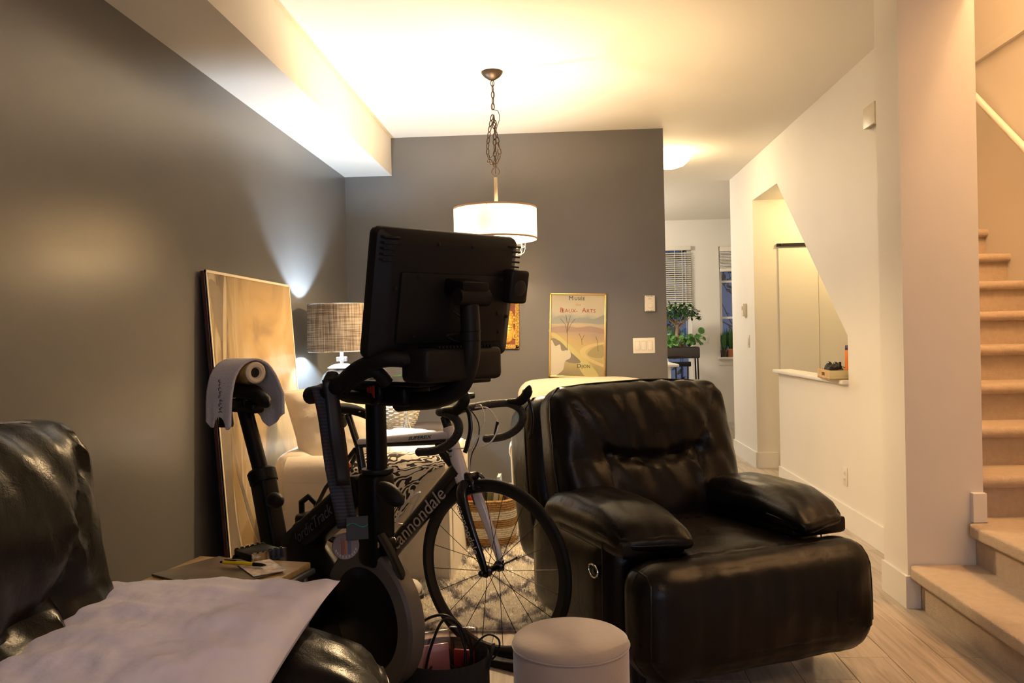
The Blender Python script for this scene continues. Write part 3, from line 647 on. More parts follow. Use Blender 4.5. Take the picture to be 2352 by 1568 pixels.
for k in range(46):
    a = r.random() * 6.3; q = .05 + r.random() * .15; t = Vector((q * math.cos(a) + .02, q * .7 * math.sin(a), .04 + r.random() * .11)); st_.tube(catmull([(0, 0, 0), t * .5 + Vector((0, 0, .04)), t], 4), .0022, 5)
    nn = (Vector((math.cos(a), -1.2, .8)) + rv(r) * .5).normalized(); rad = .022 + r.random() * .012
    Mx = Matrix.Translation(t) @ nn.to_track_quat('Z', 'Y').to_matrix().to_4x4(); fo.lathe([(.001, -.003), (rad * .6, 0), (rad, .002)], 12, Mx)
t = Vector((.155, -.03, .205)); st_.tube(catmull([(0, 0, 0), (.12, -.02, .10), t], 5), .003, 5); fo.lathe([(.001, -.003), (.03, 0), (.045, .002)], 14, Matrix.Translation(t) @ Vector((.2, -1, .2)).normalized().to_track_quat('Z', 'Y').to_matrix().to_4x4())
st_.build('stem', M_leaf2, pil); fo.build('foliage', M_leaf2, pil)
her = thing('trailing_herb', 'pale green bushy herb crowding the trough beside the bonsai', 'plant', (kp(1538, 795).x, YP - .02, bz))
fo = MB()
for k in range(150):
    p = Vector((r.gauss(0, .06), r.gauss(0, .05), abs(r.gauss(.02, .06)))); leaf(fo, p, rv(r) + Vector((0, 0, .8)), (0, -1, .4), .07, .03)
fo.build('foliage', M_leaf2, her); MB().tube([(0, 0, -.01), (0, 0, .08)], .006, 6).build('stem', M_leaf2, her)
sy = YK + .0
def pot_plant(px, label, pm, long, n, h=.11, rr=.065):
    p = PY(px, 815, YK); t = thing('potted_plant', label, 'plant', (p.x, YK - .02, .881), 0, 'potted plants on the window sill')
    MB().lathe([(.001, 0), (rr * .7, 0), (rr * .92, h * .8), (rr * 1.06, h * .8), (rr * 1.08, h), (rr * .95, h), (rr * .9, h * .85)], 24).build('pot', pm, t)
    MB().lathe([(.001, h * .86), (rr * .92, h * .86)], 20).build('soil', M_soil, t); f = MB()
    for k in range(n):
        a = k * 2.4; leaf(f, (.02 * math.cos(a), .02 * math.sin(a), h * .8), (math.cos(a) * .45, math.sin(a) * .45, 1.0 + .3 * (k % 3)), (math.cos(a), math.sin(a), 0), long * (.7 + .3 * ((k * 7) % 5) / 4), .035, .25)
    f.build('foliage', M_leaf, t); return t
pot_plant(1679, 'spiky green aloe in a terracotta pot on the narrow window sill', M_terra, .30, 13)
pot_plant(1663.5, 'drooping grey-green plant in a dark pot on the narrow window sill', mat('dark_pot', (.05, .03, .03), .4), .27, 9, .09, .05)
# dining table and chair
tz = PY(1560, 836, 9.3); dt = thing('dining_table', 'white topped dining table with rounded corner in the kitchen', 'table', (tz.x - .75, 9.3, 0))
MB().bbox(-.75, .75, -.02, .95, tz.z - .03, tz.z, .01).build('table_top', M_trim, dt)
for x in (-.66, .66):
    for y in (.06, .86): MB().tube([(x, y, 0), (x * .97, y + .01, tz.z - .03)], [.018, .026], 10).build('leg', M_trim, dt)
nk = thing('folded_paper', 'white folded paper standing on the dining table', 'paper', (tz.x - .13, 9.42, tz.z)); MB().add([(-.09, 0, .001), (.03, 0, .001), (.03, .05, .06), (-.05, .05, .07), (-.02, .10, .001)], [(0, 1, 2, 3), (3, 2, 4)]).build('sheet', M_trim, nk, False)
ch = thing('spindle_chair', 'black wooden spindle back chair by the dining table', 'chair', (PY(1556, 860, 10.1).x, 10.1, 0), .1)
MB().bbox(-.21, .21, -.22, .20, .43, .46, .015).build('seat', M_black, ch)
for x in (-.17, .17):
    for y in (-.18, .16): MB().tube([(x * 1.15, y * 1.15, 0), (x, y, .43)], [.014, .018], 8).build('leg', M_black, ch)
MB().bbox(-.23, .23, .22, .245, .80, .86, .01).build('top_rail', M_black, ch)
for k in range(6): x = -.19 + k * .076; MB().tube([(x * .9, .19, .455), (x, .233, .81)], .010, 8).build('spindle', M_black, ch)
# trees in the dusk outside
M_nleaf = mat('outdoor_leaf', (.03, .05, .03), .7); M_nbark = mat('outdoor_bark', (.06, .05, .045), .9)
for i, (x, y, hh, lab) in enumerate(((3.3, 15.0, 3.2, 'dark leafy tree seen through the narrow kitchen window'), (0.85, 14.0, 2.0, 'dark shrub outside the tall kitchen window'))):
    t = thing('garden_tree', lab, 'tree', (x, y, 0)); b_ = MB().tube(catmull([(0, 0, 0), (.05, 0, hh * .4), (-.05, 0, hh * .75), (0, 0, hh)], 6), [.07] * 7 + [.05] * 6 + [.03] * 6, 8); f = MB()
    for k in range(40):
        a = r.random() * 6.3; z0 = hh * r.uniform(.15, .9); e = Vector((math.cos(a) * .9, math.sin(a) * .9, z0 + r.uniform(.2, .8))); b_.tube([(0, 0, z0), (e.x * .5, e.y * .5, z0 + .25), e], [.015, .010, .005], 5)
        if k % 2 == 0 or i:
            for j in range(28): leaf(f, e + rv(r) * .35, rv(r), rv(r), .14, .06)
    b_.build('branches', M_nbark, t); f.build('foliage', M_nleaf, t)
# ------------------------------------------------------------------ leather recliners
def leather_mat(name, col, rough):
    m, nt, b = new_mat(name); L = nt.links; b.inputs['Base Color'].default_value = (*col, 1)
    tc = node(nt, 'ShaderNodeTexCoord')
    n1 = node(nt, 'ShaderNodeTexNoise'); n1.inputs['Scale'].default_value = 7; n1.inputs['Detail'].default_value = 4; L.new(tc.outputs['Object'], n1.inputs['Vector'])
    mr = node(nt, 'ShaderNodeMapRange'); mr.inputs[3].default_value = rough - .07; mr.inputs[4].default_value = rough + .10; L.new(n1.outputs[0], mr.inputs[0]); L.new(mr.outputs[0], b.inputs['Roughness'])
    v = node(nt, 'ShaderNodeTexVoronoi'); v.inputs['Scale'].default_value = 330; L.new(tc.outputs['Object'], v.inputs['Vector'])
    n2 = node(nt, 'ShaderNodeTexNoise'); n2.inputs['Scale'].default_value = 22; n2.inputs['Detail'].default_value = 5; n2.inputs['Distortion'].default_value = .6; L.new(tc.outputs['Object'], n2.inputs['Vector'])
    b1 = node(nt, 'ShaderNodeBump'); b1.inputs['Strength'].default_value = .10; b1.inputs['Distance'].default_value = .002; L.new(v.outputs['Distance'], b1.inputs['Height'])
    b2 = node(nt, 'ShaderNodeBump'); b2.inputs['Strength'].default_value = .16; b2.inputs['Distance'].default_value = .012; L.new(n2.outputs[0], b2.inputs['Height']); L.new(b1.outputs[0], b2.inputs['Normal']); L.new(b2.outputs[0], b.inputs['Normal'])
    b.inputs['Specular IOR Level'].default_value = .25; return m
M_leather = leather_mat('black_brown_leather', (.0045, .0035, .0030), .29)
def seg_dist(x, z, pts):
    best = 9
    for (ax, az), (bx_, bz_) in zip(pts, pts[1:]):
        dx, dz = bx_ - ax, bz_ - az; t = max(0, min(1, ((x - ax) * dx + (z - az) * dz) / (dx * dx + dz * dz + 1e-9)))
        best = min(best, math.hypot(x - ax - dx * t, z - az - dz * t))
    return best
def c2(pts, n=8): return [(p.x, p.y) for p in catmull([(a, b, 0) for a, b in pts], n)]
def cpt(q, c, h, e, fn=None, M=None):
    hh = Vector(h); R = min(h) * e; q = Vector(q); p = Vector((q.x * hh.x, q.y * hh.y, q.z * hh.z))
    inner = Vector((max(-hh.x + R, min(hh.x - R, p.x)), max(-hh.y + R, min(hh.y - R, p.y)), max(-hh.z + R, min(hh.z - R, p.z))))
    d = p - inner
    if d.length > 1e-9: p = inner + d.normalized() * R
    p = p + Vector(c)
    if fn: p = fn(q, p)
    return M @ p if M else p
def make_recliner(name, label, lean=15, hz=1.0):
    t = thing(name, label, 'recliner', (0, 0, 0), 0)
    nz = noise.noise
    # carcass sides and rear
    for s in (-1, 1):
        def side_fn(q, p, s=s):
            if q.x * s > .9: p = p + Vector((s * .012 * (1 - q.z * q.z) * (1 - q.y * q.y), 0, 0))
            return p
        sp_ = MB().cushion((s * .355, .635, .30), (.115, .375, .225), .85, 12, side_fn).build('side_panel', M_leather, t)
        MB().tube([(s * .471, .30, .08), (s * .474, .30, .30), (s * .470, .305, .50)], .003, 6).build('side_seam', M_leather, sp_)
        # padded arm
        def arm_fn(q, p, s=s):
            f = max(0, -q.y - .35) / .65; b = max(0, q.y - .5) / .5
            cx = s * .345; z0 = .545
            top = q.z > 0
            bul = .030 * (1 - q.x * q.x) * (1 - .6 * q.y * q.y) if top else 0
            p = p + Vector((0, 0, bul))
            p.z = z0 + (p.z - z0) * (1 - .50 * f ** 1.8) - .028 * f ** 1.8 - .03 * b
            p.x = cx + (p.x - cx) * (1 - .10 * f)
            p.y += .02 * (q.x * s) * f * 2
            w = nz(Vector((p.x * 26, p.y * 9, 3.1 + s))) * .006 * (1 if top else .3) + nz(Vector((p.x * 9, p.y * 30, s))) * .004 * (f + .25)
            p.z += w; return p
        ap = MB().cushion((s * .345, .470, .545), (.145, .340, .060), .95, 22, arm_fn).build('arm_pad', M_leather, t)
        pp_ = []
        for k in range(41):
            a = -PI * .05 - PI * .9 * k / 40; ca, sa = math.cos(a), math.sin(a)
            yy = .470 + .337 * math.copysign(abs(sa) ** .35, sa); f = max(0, (.470 - yy) / .340 - .35) / .65
            xx = s * .345 + .145 * math.copysign(abs(ca) ** .35, ca) * (1 - .10 * f)
            pp_.append((xx, yy + .02 * ((xx - s * .345) / .148 * s) * f * 2 - .002, .543 - .028 * f ** 1.8))
        MB().tube(pp_, .0045, 6).build('piping', M_leather, ap)
        MB().cushion((s * .345, .475, .50), (.125, .315, .035), .6, 8).build('arm_underside', M_leather, t)
    MB().cushion((0, .90, .30), (.40, .13, .23), .4, 8).build('rear_panel', M_leather, t)
    # seat and front (footrest) panel
    def seat_fn(q, p):
        if q.z > .5: p = p + Vector((0, 0, .030 * (1 - q.x ** 2) * (1 - .5 * q.y ** 2) + .006 * nz(Vector((p.x * 10, p.y * 22, 5)))))
        return p
    MB().cushion((0, .43, .36), (.265, .36, .105), .5, 18, seat_fn).build('seat_cushion', M_leather, t)
    fseams = [[(-.27, -.19), (-.265, .30)], [(.27, -.19), (.265, .30)], [(-.27, -.115), (.27, -.115)]]
    def foot_fn(q, p):
        x, z = p.x, p.z - .28
        if q.y < -.2 or q.z > .6:
            d = min(abs(abs(x) - .27 - .04 * max(0, -z) ** 1.0), 9)
            g = math.exp(-(d / .008) ** 2)
            if abs(x) < .29: g = max(g, .7 * math.exp(-((z + .115 + .02 * x) / .006) ** 2))
            wv = .010 * nz(Vector((x * 24, z * 5, 1.7))) * max(0, (1 - abs(z + .02) * 3)) + .006 * nz(Vector((x * 7, z * 7, .3)))
            if q.y < -.2: p = p + Vector((0, .008 * g - wv - .022 * (1 - q.x ** 4) * (1 - q.z ** 2) + .02 * max(0, z - .05) ** 1, 0))
            else: p = p + Vector((0, 0, -.007 * g + wv))
        if q.z < -.5 and abs(q.x) > .8: p.z += .05 * (abs(q.x) - .8) / .2 * (.5 - q.y * .5)
        return p
    fp = MB().cushion((0, .105, .275), (.478, .105, .200), .95, 44, foot_fn).build('footrest_panel', M_leather, t)
    for s in (-1, 1):
        MB().tube([cpt((s * .97, -.97, z), (0, .105, .275), (.478, .105, .200), .95, foot_fn) for z in (-.7, -.4, 0, .3, .6, .8)] + [cpt((s * .97, y, .97), (0, .105, .275), (.478, .105, .200), .95, foot_fn) for y in (-.6, -.2, .3)], .004, 6).build('seam_piping', M_leather, fp)
    # back: outer shell and tufted front cushion, both leaning
    Rb = Matrix.Translation((0, .66, .40)) @ Matrix.Rotation(math.radians(-lean), 4, 'X') @ Matrix.Diagonal((1, 1, hz, 1))
    def shell_fn(q, p):
        p.x *= 1 - .05 * max(0, q.z); p.z += .012 * (1 - q.x ** 2) * (q.z > .5); return p
    sh_ = MB().cushion((0, .365, .285), (.465, .165, .335), .55, 14, shell_fn, Rb).build('back_shell', M_leather, t)
    for s in (-1, 1):
        MB().tube([cpt((s * .99, -.5, z), (0, .365, .285), (.465, .165, .335), .55, shell_fn, Rb) for z in (-.9, -.5, 0, .5, .85)] + [cpt((s * x, -.5, .99), (0, .365, .285), (.465, .165, .335), .55, shell_fn, Rb) for x in (.9, .5, 0)], .005, 6).build('piping', M_leather, sh_)
    smile = c2([(-.215, .335), (-.1, .305), (.0, .295), (.1, .305), (.215, .335)]); 
    wl_ = c2([(-.40, .60), (-.33, .50), (-.26, .40), (-.215, .335), (-.21, .24), (-.235, .08)]); wr_ = [(-a, b) for a, b in wl_]
    def back_fn(q, p):
        x, z = p.x, p.z
        if q.y < .2:
            ds = seg_dist(x, z, smile); dw = min(seg_dist(x, z, wl_), seg_dist(x, z, wr_))
            g = .020 * math.exp(-(ds / .020) ** 2) + .012 * math.exp(-(dw / .012) ** 2)
            inn = abs(x) < .40
            bulge = .045 * (1 - (x / .44) ** 4) * (1 - ((z - .46) / .2) ** 2 if z > .31 else 1 - ((z - .16) / .2) ** 2)
            bulge = max(bulge, -.01)
            wrk = .012 * nz(Vector((x * 16 + z * 6, z * 5, 2.2))) + .007 * nz(Vector((x * 34 + z * 12, z * 8, 5.1))) + .006 * nz(Vector((x * 40, z * 9, 7))) * math.exp(-ds / .06)
            fac = min(1, (.2 - q.y) / 1.2 * 1.2)
            p = p + Vector((0, (g - bulge - wrk) * fac, 0))
        if q.z > .5: p.z += .014 * (1 - q.x ** 2) + .006 * nz(Vector((x * 14, p.y * 8, 4)))
        p.x *= 1 - .04 * max(0, q.z) - .02 * max(0, -q.z); return p
    bc = MB().cushion((0, .115, .29), (.435, .105, .325), .75, 46, back_fn, Rb).build('back_cushion', M_leather, t)
    for s in (-1, 1):
        ks = [(-.9), -.6, -.3, 0, .3, .6, .85]
        MB().tube([cpt((s * .99, -.55, z), (0, .115, .29), (.435, .105, .325), .75, back_fn, Rb) for z in ks] + [cpt((s * x, -.55, .99), (0, .115, .29), (.435, .105, .325), .75, back_fn, Rb) for x in (.9, .6, .3, 0)], .005, 6).build('piping', M_leather, bc)
    # feet, power button
    for x in (-.36, .36):
        for y in (.26, .92): MB().lathe([(.001, 0), (.022, 0), (.026, .07), (.001, .07)], 14, Matrix.Translation((x, y, 0))).build('foot', M_black, t)
    pb = MB().tube([(-.479, .36 + .036 * math.cos(2 * PI * k / 28), .39 + .022 * math.sin(2 * PI * k / 28)) for k in range(28)], .004, 8, closed=True).build('power_button', M_chrome, t)
    MB().ell((-.476, .36, .39), (.004, .032, .018), 20, 8).build('button_plate', M_black, pb); MB().ell((-.480, .352, .39), (.003, .010, .010), 12, 8).build('button', M_dark, pb)
    return t
rc = make_recliner('leather_recliner', 'black leather recliner with padded arms and an oval power button on its side', 15, 1.045); rc.location = (.685, 2.78, 0); rc.rotation_euler = (0, 0, math.radians(24))
rc2 = make_recliner('leather_recliner', 'black leather recliner against the grey wall with a white pillow on it', 9, 1.12); rc2.location = (-.22, 1.27, 0); rc2.rotation_euler = (0, 0, PI / 2)
for o_ in list(rc2.children):
    if o_.name.startswith('power_button'):
        for c_ in list(o_.children): bpy.data.objects.remove(c_)
        bpy.data.objects.remove(o_)
# ------------------------------------------------------------------ pillow on the recliner
M_linen = mat('white_cotton', (.70, .69, .84), .9, bump=.55, bscale=17, var=.05, vscale=5, sheen=.15)
def pillow_fn(w, d, h, seed, n=60, wrinkle=.010):
    mb = MB(); nz = noise.noise
    def top(u, v, s):
        x = u * 2 - 1; y = v * 2 - 1
        pin = 1 - .07 * (1 - y * y) * abs(x) ** 6; pin2 = 1 - .05 * (1 - x * x) * abs(y) ** 6
        e = max(0, (1 - abs(x) ** 2.6)) ** .55 * max(0, (1 - abs(y) ** 2.6)) ** .55
        z = s * h * e
        if s > 0:
            z += wrinkle * e ** .5 * (nz(Vector((x * 2.2 + y * 1.1, y * 5, seed))) + .5 * nz(Vector((x * 6 - y * 4, y * 9 + x * 3, seed + 3))) + .25 * nz(Vector((x * 16, y * 14, seed + 9))))
            z += wrinkle * .9 * (abs(x * y)) ** .8 * math.sin((x * abs(y) * 16 if seed else 0)) * e ** .3
        return Vector((x * w / 2 * pin, y * d / 2 * pin2, z))
    mb.grid(lambda u, v: top(u, v, 1), n, n); mb.grid(lambda u, v: top(1 - u, v, -1), n // 2, n // 2); return mb
plw = tag(pillow_fn(.57, .80, .060, 2.0, 90, .009).build('pillow', M_linen, None, True, 80), 'wrinkled white cotton pillow lying across the recliner arm by the grey wall', 'pillow')
plw.location = (-.765, 1.43, .660); plw.rotation_euler = (math.radians(2), 0, math.radians(4))
# ------------------------------------------------------------------ small side table
M_oak = mat('pale_wood_top', (.52, .36, .16), .4, col2=(.42, .27, .10), vscale=5, stretch=(1.2, 14, 1))
M_grm = mat('grey_steel', (.30, .32, .34), .35, metal=.8)
tb = thing('side_table', 'small wood topped side table with grey steel frame beyond the pillow', 'side table', (-.925, 2.13, 0), math.radians(-12)); TZ = .60
MB().bbox(-.18, .18, -.17, .19, TZ - .018, TZ, .004).build('table_top', M_oak, tb)
MB().bbox(-.19, .19, -.18, .20, TZ - .035, TZ - .018, .006).build('rim', M_grm, tb)
for x in (-.165, .165):
    for y in (-.155, .175): MB().tube([(x, y, 0), (x, y, TZ - .03)], .012, 10).build('leg', M_grm, tb)
Tb = Matrix.Translation((-.925, 2.13, TZ)) @ Matrix.Rotation(math.radians(-12), 4, 'Z')
mg = tag(MB().bbox(-.105, .105, -.14, .14, 0, .006, .001, 1).build('magazine', mat('magazine_cover', (.045, .035, .03), .3, col2=(.16, .11, .08), vscale=7, detail=2), None, False), 'dark covered magazine lying on the small side table', 'magazine'); mg.location = Tb @ Vector((-.01, .03, .0005)); mg.rotation_euler = (0, 0, math.radians(58))
mp_ = tag(MB().box(-.045, .045, -.07, .07, 0, .002).build('paper_sheet', mat('printed_paper', (.72, .66, .58), .6, col2=(.40, .30, .24), vscale=40), None, False), 'printed paper sheet under the pen on the small side table', 'paper'); mp_.location = Tb @ Vector((.09, .085, .0075)); mp_.rotation_euler = (0, 0, math.radians(38))
pn = thing('pen', 'yellow ballpoint pen with black grip on the side table', 'pen', Tb @ Vector((.035, .085, .0165)), math.radians(-14))
MB().tube([(-.065, 0, 0), (.03, 0, 0)], .0055, 12).build('barrel', mat('yellow_plastic', (.75, .55, .02), .35), pn); MB().tube([(.03, 0, 0), (.055, 0, 0), (.070, 0, 0)], [.0058, .005, .0015], 12).build('grip', M_black, pn); MB().tube([(-.075, 0, 0), (-.065, 0, 0)], .003, 10).build('push_button', M_black, pn); MB().box(-.062, -.025, -.0015, .0015, .006, .0085).build('clip', M_black, pn, False)
sn = tag(MB().box(-.05, .05, -.03, .03, 0, .0015).build('sticky_note', mat('green_paper', (.45, .52, .36), .7), None, False), 'pale green paper slip on the far edge of the side table', 'paper'); sn.location = Tb @ Vector((-.02, .15, .0005)); sn.rotation_euler = (0, 0, .2)
# ------------------------------------------------------------------ round ottoman
M_velvet = mat('taupe_velvet', (.46, .38, .31), .85, sheen=.8, bump=.12, bscale=90, col2=(.40, .33, .27), vscale=5)
ot = PZ(1310, 1444, .392)
om = thing('round_ottoman', 'round taupe velvet ottoman in front of the recliner', 'ottoman', (ot.x, ot.y, 0)); R_ = .163
MB().lathe([(.001, .02), (R_ - .01, .02), (R_ - .002, .03), (R_, .06), (R_, .34), (R_ - .003, .352)], 56).build('body', M_velvet, om)
MB().lathe([(R_ - .004, .350), (R_ + .001, .356), (R_ - .002, .366), (R_ - .016, .376), (R_ * .7, .384), (R_ * .35, .387), (.001, .388)], 56).build('top_cushion', M_velvet, om)
MB().tube([((R_ + .001) * math.cos(2 * PI * k / 56), (R_ + .001) * math.sin(2 * PI * k / 56), .352) for k in range(56)], .003, 6, closed=True).build('piping', M_velvet, om)
for k in range(4): a = PI / 4 + k * PI / 2; MB().lathe([(.001, 0), (.012, 0), (.014, .022), (.001, .022)], 12, Matrix.Translation((.11 * math.cos(a), .11 * math.sin(a), 0))).build('foot', M_black, om)
# ------------------------------------------------------------------ painting leaning on the grey wall
def painting_mat():
    m, nt, b = new_mat('abstract_canvas'); L = nt.links
    tc = node(nt, 'ShaderNodeTexCoord'); n = node(nt, 'ShaderNodeTexNoise'); n.inputs['Scale'].default_value = 2.6; n.inputs['Detail'].default_value = 3; n.inputs['Distortion'].default_value = .8; L.new(tc.outputs['Object'], n.inputs['Vector'])
    r = ramp(nt, n.outputs[0], [(.34, (0.286, 0.197, 0.102)), (.45, (0.408, 0.279, 0.129)), (.55, (0.449, 0.320, 0.163)), (.66, (0.503, 0.408, 0.272))])
    mp = node(nt, 'ShaderNodeMapping'); mp.inputs['Scale'].default_value = (9, 1, 1.3); mp.inputs['Rotation'].default_value = (0, math.radians(12), 0); L.new(tc.outputs['Object'], mp.inputs[0])
    f = node(nt, 'ShaderNodeTexNoise'); f.inputs['Scale'].default_value = 1.3; f.inputs['Detail'].default_value = 5; f.inputs['Distortion'].default_value = 1.2; L.new(mp.outputs[0], f.inputs['Vector'])
    fr = ramp(nt, f.outputs[0], [(.36, (0.136, 0.095, 0.054)), (.48, (0.340, 0.245, 0.129)), (.58, (0.503, 0.422, 0.286)), (.68, (0.299, 0.211, 0.116))])
    sx = node(nt, 'ShaderNodeSeparateXYZ'); L.new(tc.outputs['Object'], sx.inputs[0])
    mr = node(nt, 'ShaderNodeMapRange'); mr.inputs[1].default_value = .42; mr.inputs[2].default_value = .12; L.new(sx.outputs['X'], mr.inputs[0])
    mx = node(nt, 'ShaderNodeMix', data_type='RGBA'); L.new(mr.outputs[0], mx.inputs['Factor']); L.new(r.outputs[0], mx.inputs['A']); L.new(fr.outputs[0], mx.inputs['B'])
    L.new(mx.outputs['Result'], b.inputs['Base Color']); b.inputs['Roughness'].default_value = .30; return m
pa, pb_ = PX(472, 623, -1.565), PX(664, 660, -1.565)
PWD, PHT = pb_.y - pa.y, 1.545
pt = thing('leaning_painting', 'large ochre abstract canvas leaning on the long grey wall', 'painting', (-1.475, pa.y, .005)); pt.rotation_euler = (math.radians(-3.6), 0, PI / 2)
# local: x along the wall, -y towards the room, z up
MB().box(0, PWD, -.006, .0, 0, PHT).build('canvas', painting_mat(), pt, False)
M_edge = mat('pale_canvas_edge', (.80, .68, .50), .6); M_dedge = mat('dark_red_edge', (.05, .012, .008), .6)
for nm, a, b, c, d, m_ in (('edge_strip', 0, PWD, PHT - .012, PHT, M_edge), ('edge_strip', PWD - .010, PWD, 0, PHT, M_edge), ('edge_strip', 0, PWD, 0, .012, M_edge), ('edge_strip', 0, .010, 0, PHT, M_edge)): MB().box(a, b, -.009, .001, c, d).build(nm, m_, pt, False)
MB().box(-.003, PWD, .001, .016, 0, PHT - .004).build('stretcher', M_dedge, pt, False)
M_pf1 = mat('painted_fold_grey', (0.150, 0.116, 0.082), .35, col2=(0.245, 0.184, 0.116), vscale=5); M_pf2 = mat('painted_shade', (0.272, 0.177, 0.075), .35, col2=(0.354, 0.245, 0.116), vscale=4); M_pf3 = mat('painted_light', (0.530, 0.462, 0.340), .35, col2=(0.449, 0.340, 0.190), vscale=6)
flat('painted_fold', sm([(.02, .95), (.09, 1.0), (.13, .80), (.10, .45), (.16, .10), (.02, .02)]), M_pf1, pt, -.0066)
flat('painted_fold', sm([(.12, .80), (.16, .60), (.30, .28), (.52, .12), (.54, .02), (.30, .02), (.18, .20), (.12, .45)]), M_pf2, pt, -.0066)
flat('painted_fold', sm([(.14, .86), (.17, .66), (.36, .28), (.60, .12), (.60, .105), (.34, .25), (.155, .62), (.13, .80)]), M_pf1, pt, -.0069)
flat('painted_fold', sm([(.03, 1.50), (.14, 1.46), (.20, 1.30), (.12, 1.22), (.05, 1.34)]), M_pf1, pt, -.0066)
flat('painted_fold', sm([(.19, 1.50), (.22, 1.50), (.16, 1.20), (.10, 1.02), (.12, 1.2)]), M_pf3, pt, -.0068)
# ------------------------------------------------------------------ slipcovered armchairs
M_slip = mat('cream_slipcover', (.74, .66, .53), .9, bump=.15, bscale=30, var=.06, vscale=4, sheen=.2)
def slip_chair(label, loc, rz, w, d, bh, ah=.61, roll=.095):
    t = thing('slipcovered_armchair', label, 'armchair', loc, rz); hw = w / 2; nz = noise.noise
    def wr(q, p, a=.006): return p + Vector((nz(p * 5), nz(p * 5 + Vector((7, 0, 0))), nz(p * 5 + Vector((0, 9, 0))))) * a
    MB().cushion((0, d / 2 + .01, .19), (hw - .02, d / 2 - .03, .185), .15, 16, lambda q, p: wr(q, p, .004) + Vector((p.x * .02 * (1 - (p.z / .4)), 0, 0))).build('skirted_base', M_slip, t)
    MB().cushion((0, .40, .42), (hw - .19, .37, .075), .6, 14, lambda q, p: wr(q, p) + Vector((0, 0, .02 * (1 - q.x ** 2) * (1 - q.y ** 2) if q.z > 0 else 0))).build('seat_cushion', M_slip, t)
    def backf(q, p): return wr(q, p, .008) + Vector((0, .12 * max(0, (p.z - .45)), .02 * (1 - q.x ** 2) if q.z > .5 else 0))
    MB().cushion((0, d - .17, bh / 2 + .06), (hw - .03, .12, bh / 2 - .06), .8, 18, backf).build('backrest', M_slip, t)
    for s in (-1, 1):
        ar = MB(); xc = s * (hw - .095)
        prof = [(-.070, .02), (-.078, .30), (-.085, ah - .11)]
        for k in range(11):
            a = PI * 1.12 - PI * 1.24 * k / 10; prof.append((math.cos(a) * roll, ah - .08 + math.sin(a) * .085))
        prof += [(.080, ah - .12), (.075, .30), (.070, .02)]
        npf = len(prof); ys = [0, .012, .05, .2, .4, .6, d - .12]; ins = [.90, .98, 1, 1, 1, 1, 1]; vs = []
        for y, f in zip(ys, ins):
            for (a, b) in prof: vs.append(wr(None, Vector((xc + a * f, y - .005, .3 + (b - .3) * (f if b > .3 else 1))), .005))
        fs = [(i * npf + k, i * npf + k + 1, (i + 1) * npf + k + 1, (i + 1) * npf + k) for i in range(len(ys) - 1) for k in range(npf - 1)]
        fs += [tuple(range(npf)), tuple((len(ys) - 1) * npf + k for k in range(npf))]
        a_ = ar.add(vs, fs).build('arm', M_slip, t, True, 55)
        MB().tube([(xc + a * .93, -.006, .3 + (b - .3) * (.95 if b > .3 else 1)) for a, b in prof], .004, 6).build('piping', M_slip, a_)
        MB().tube([(s * (hw - .016), .03, .40), (s * (hw - .016), d - .2, .40)], .003, 6).build('welt', M_slip, a_)
    sk = MB()
    for k in range(26):
        x0 = -hw + .02 + k * (w - .04) / 26; sk.add([(x0, -.004, .01), (x0 + (w - .04) / 52, -.022, .01), (x0 + (w - .04) / 26, -.004, .01), (x0, .012, .30), (x0 + (w - .04) / 52, .010, .30), (x0 + (w - .04) / 26, .012, .30)], [(0, 1, 4, 3), (1, 2, 5, 4)])
    sk.build('skirt_pleats', M_slip, t, True, 80); return t
c0 = PZ(1030, 1335, .02)
sa = slip_chair('cream slipcovered armchair by the painting with a damask throw over its arm', (c0.x + .0, c0.y + .44, .0), PI / 2, .88, .94, .64, .63)
slip_chair('cream slipcovered armchair under the framed poster behind the leather recliner', (.17, 5.10, 0), 0, 1.0, .92, .90, .60)
AY = c0.y  # outer face of the draped arm
# cushion and plaid cloth on the armchair
cq = thing('cream_cushion', 'plump cream piped cushion on the slipcovered armchair by the painting', 'cushion', (-1.20, AY + .34, .745)); cq.rotation_euler = (math.radians(72), math.radians(-6), math.radians(40))
pillow_fn(.50, .50, .10, 5.0, 40, .008).build('cover', M_slip, cq, True, 80)
ppts = []
for k in range(80):
    a = 2 * PI * k / 80; c, s = math.cos(a), math.sin(a); x = math.copysign(abs(c) ** .18, c); y = math.copysign(abs(s) ** .18, s)
    ppts.append((x * .25 * (1 - .07 * (1 - y * y) * abs(x) ** 6), y * .25 * (1 - .05 * (1 - x * x) * abs(y) ** 6), 0))
MB().tube(ppts, .005, 6, closed=True).build('piping', M_slip, cq)
def plaid_mat():
    m, nt, b = new_mat('plaid_cotton'); L = nt.links; tc = node(nt, 'ShaderNodeTexCoord'); sx = node(nt, 'ShaderNodeSeparateXYZ'); L.new(tc.outputs['Object'], sx.inputs[0]); outs = []
    for ax in ('X', 'Y'):
        mm = node(nt, 'ShaderNodeMath', operation='PINGPONG'); mm.inputs[1].default_value = .045; L.new(sx.outputs[ax], mm.inputs[0])
        lt = node(nt, 'ShaderNodeMath', operation='LESS_THAN'); lt.inputs[1].default_value = .005; L.new(mm.outputs[0], lt.inputs[0]); outs.append(lt.outputs[0])
    ad = node(nt, 'ShaderNodeMath', operation='MAXIMUM'); L.new(outs[0], ad.inputs[0]); L.new(outs[1], ad.inputs[1])
    mx = node(nt, 'ShaderNodeMix', data_type='RGBA'); L.new(ad.outputs[0], mx.inputs['Factor']); mx.inputs['A'].default_value = (.80, .78, .76, 1); mx.inputs['B'].default_value = (.45, .52, .68, 1)
    L.new(mx.outputs['Result'], b.inputs['Base Color']); b.inputs['Roughness'].default_value = .9; return m
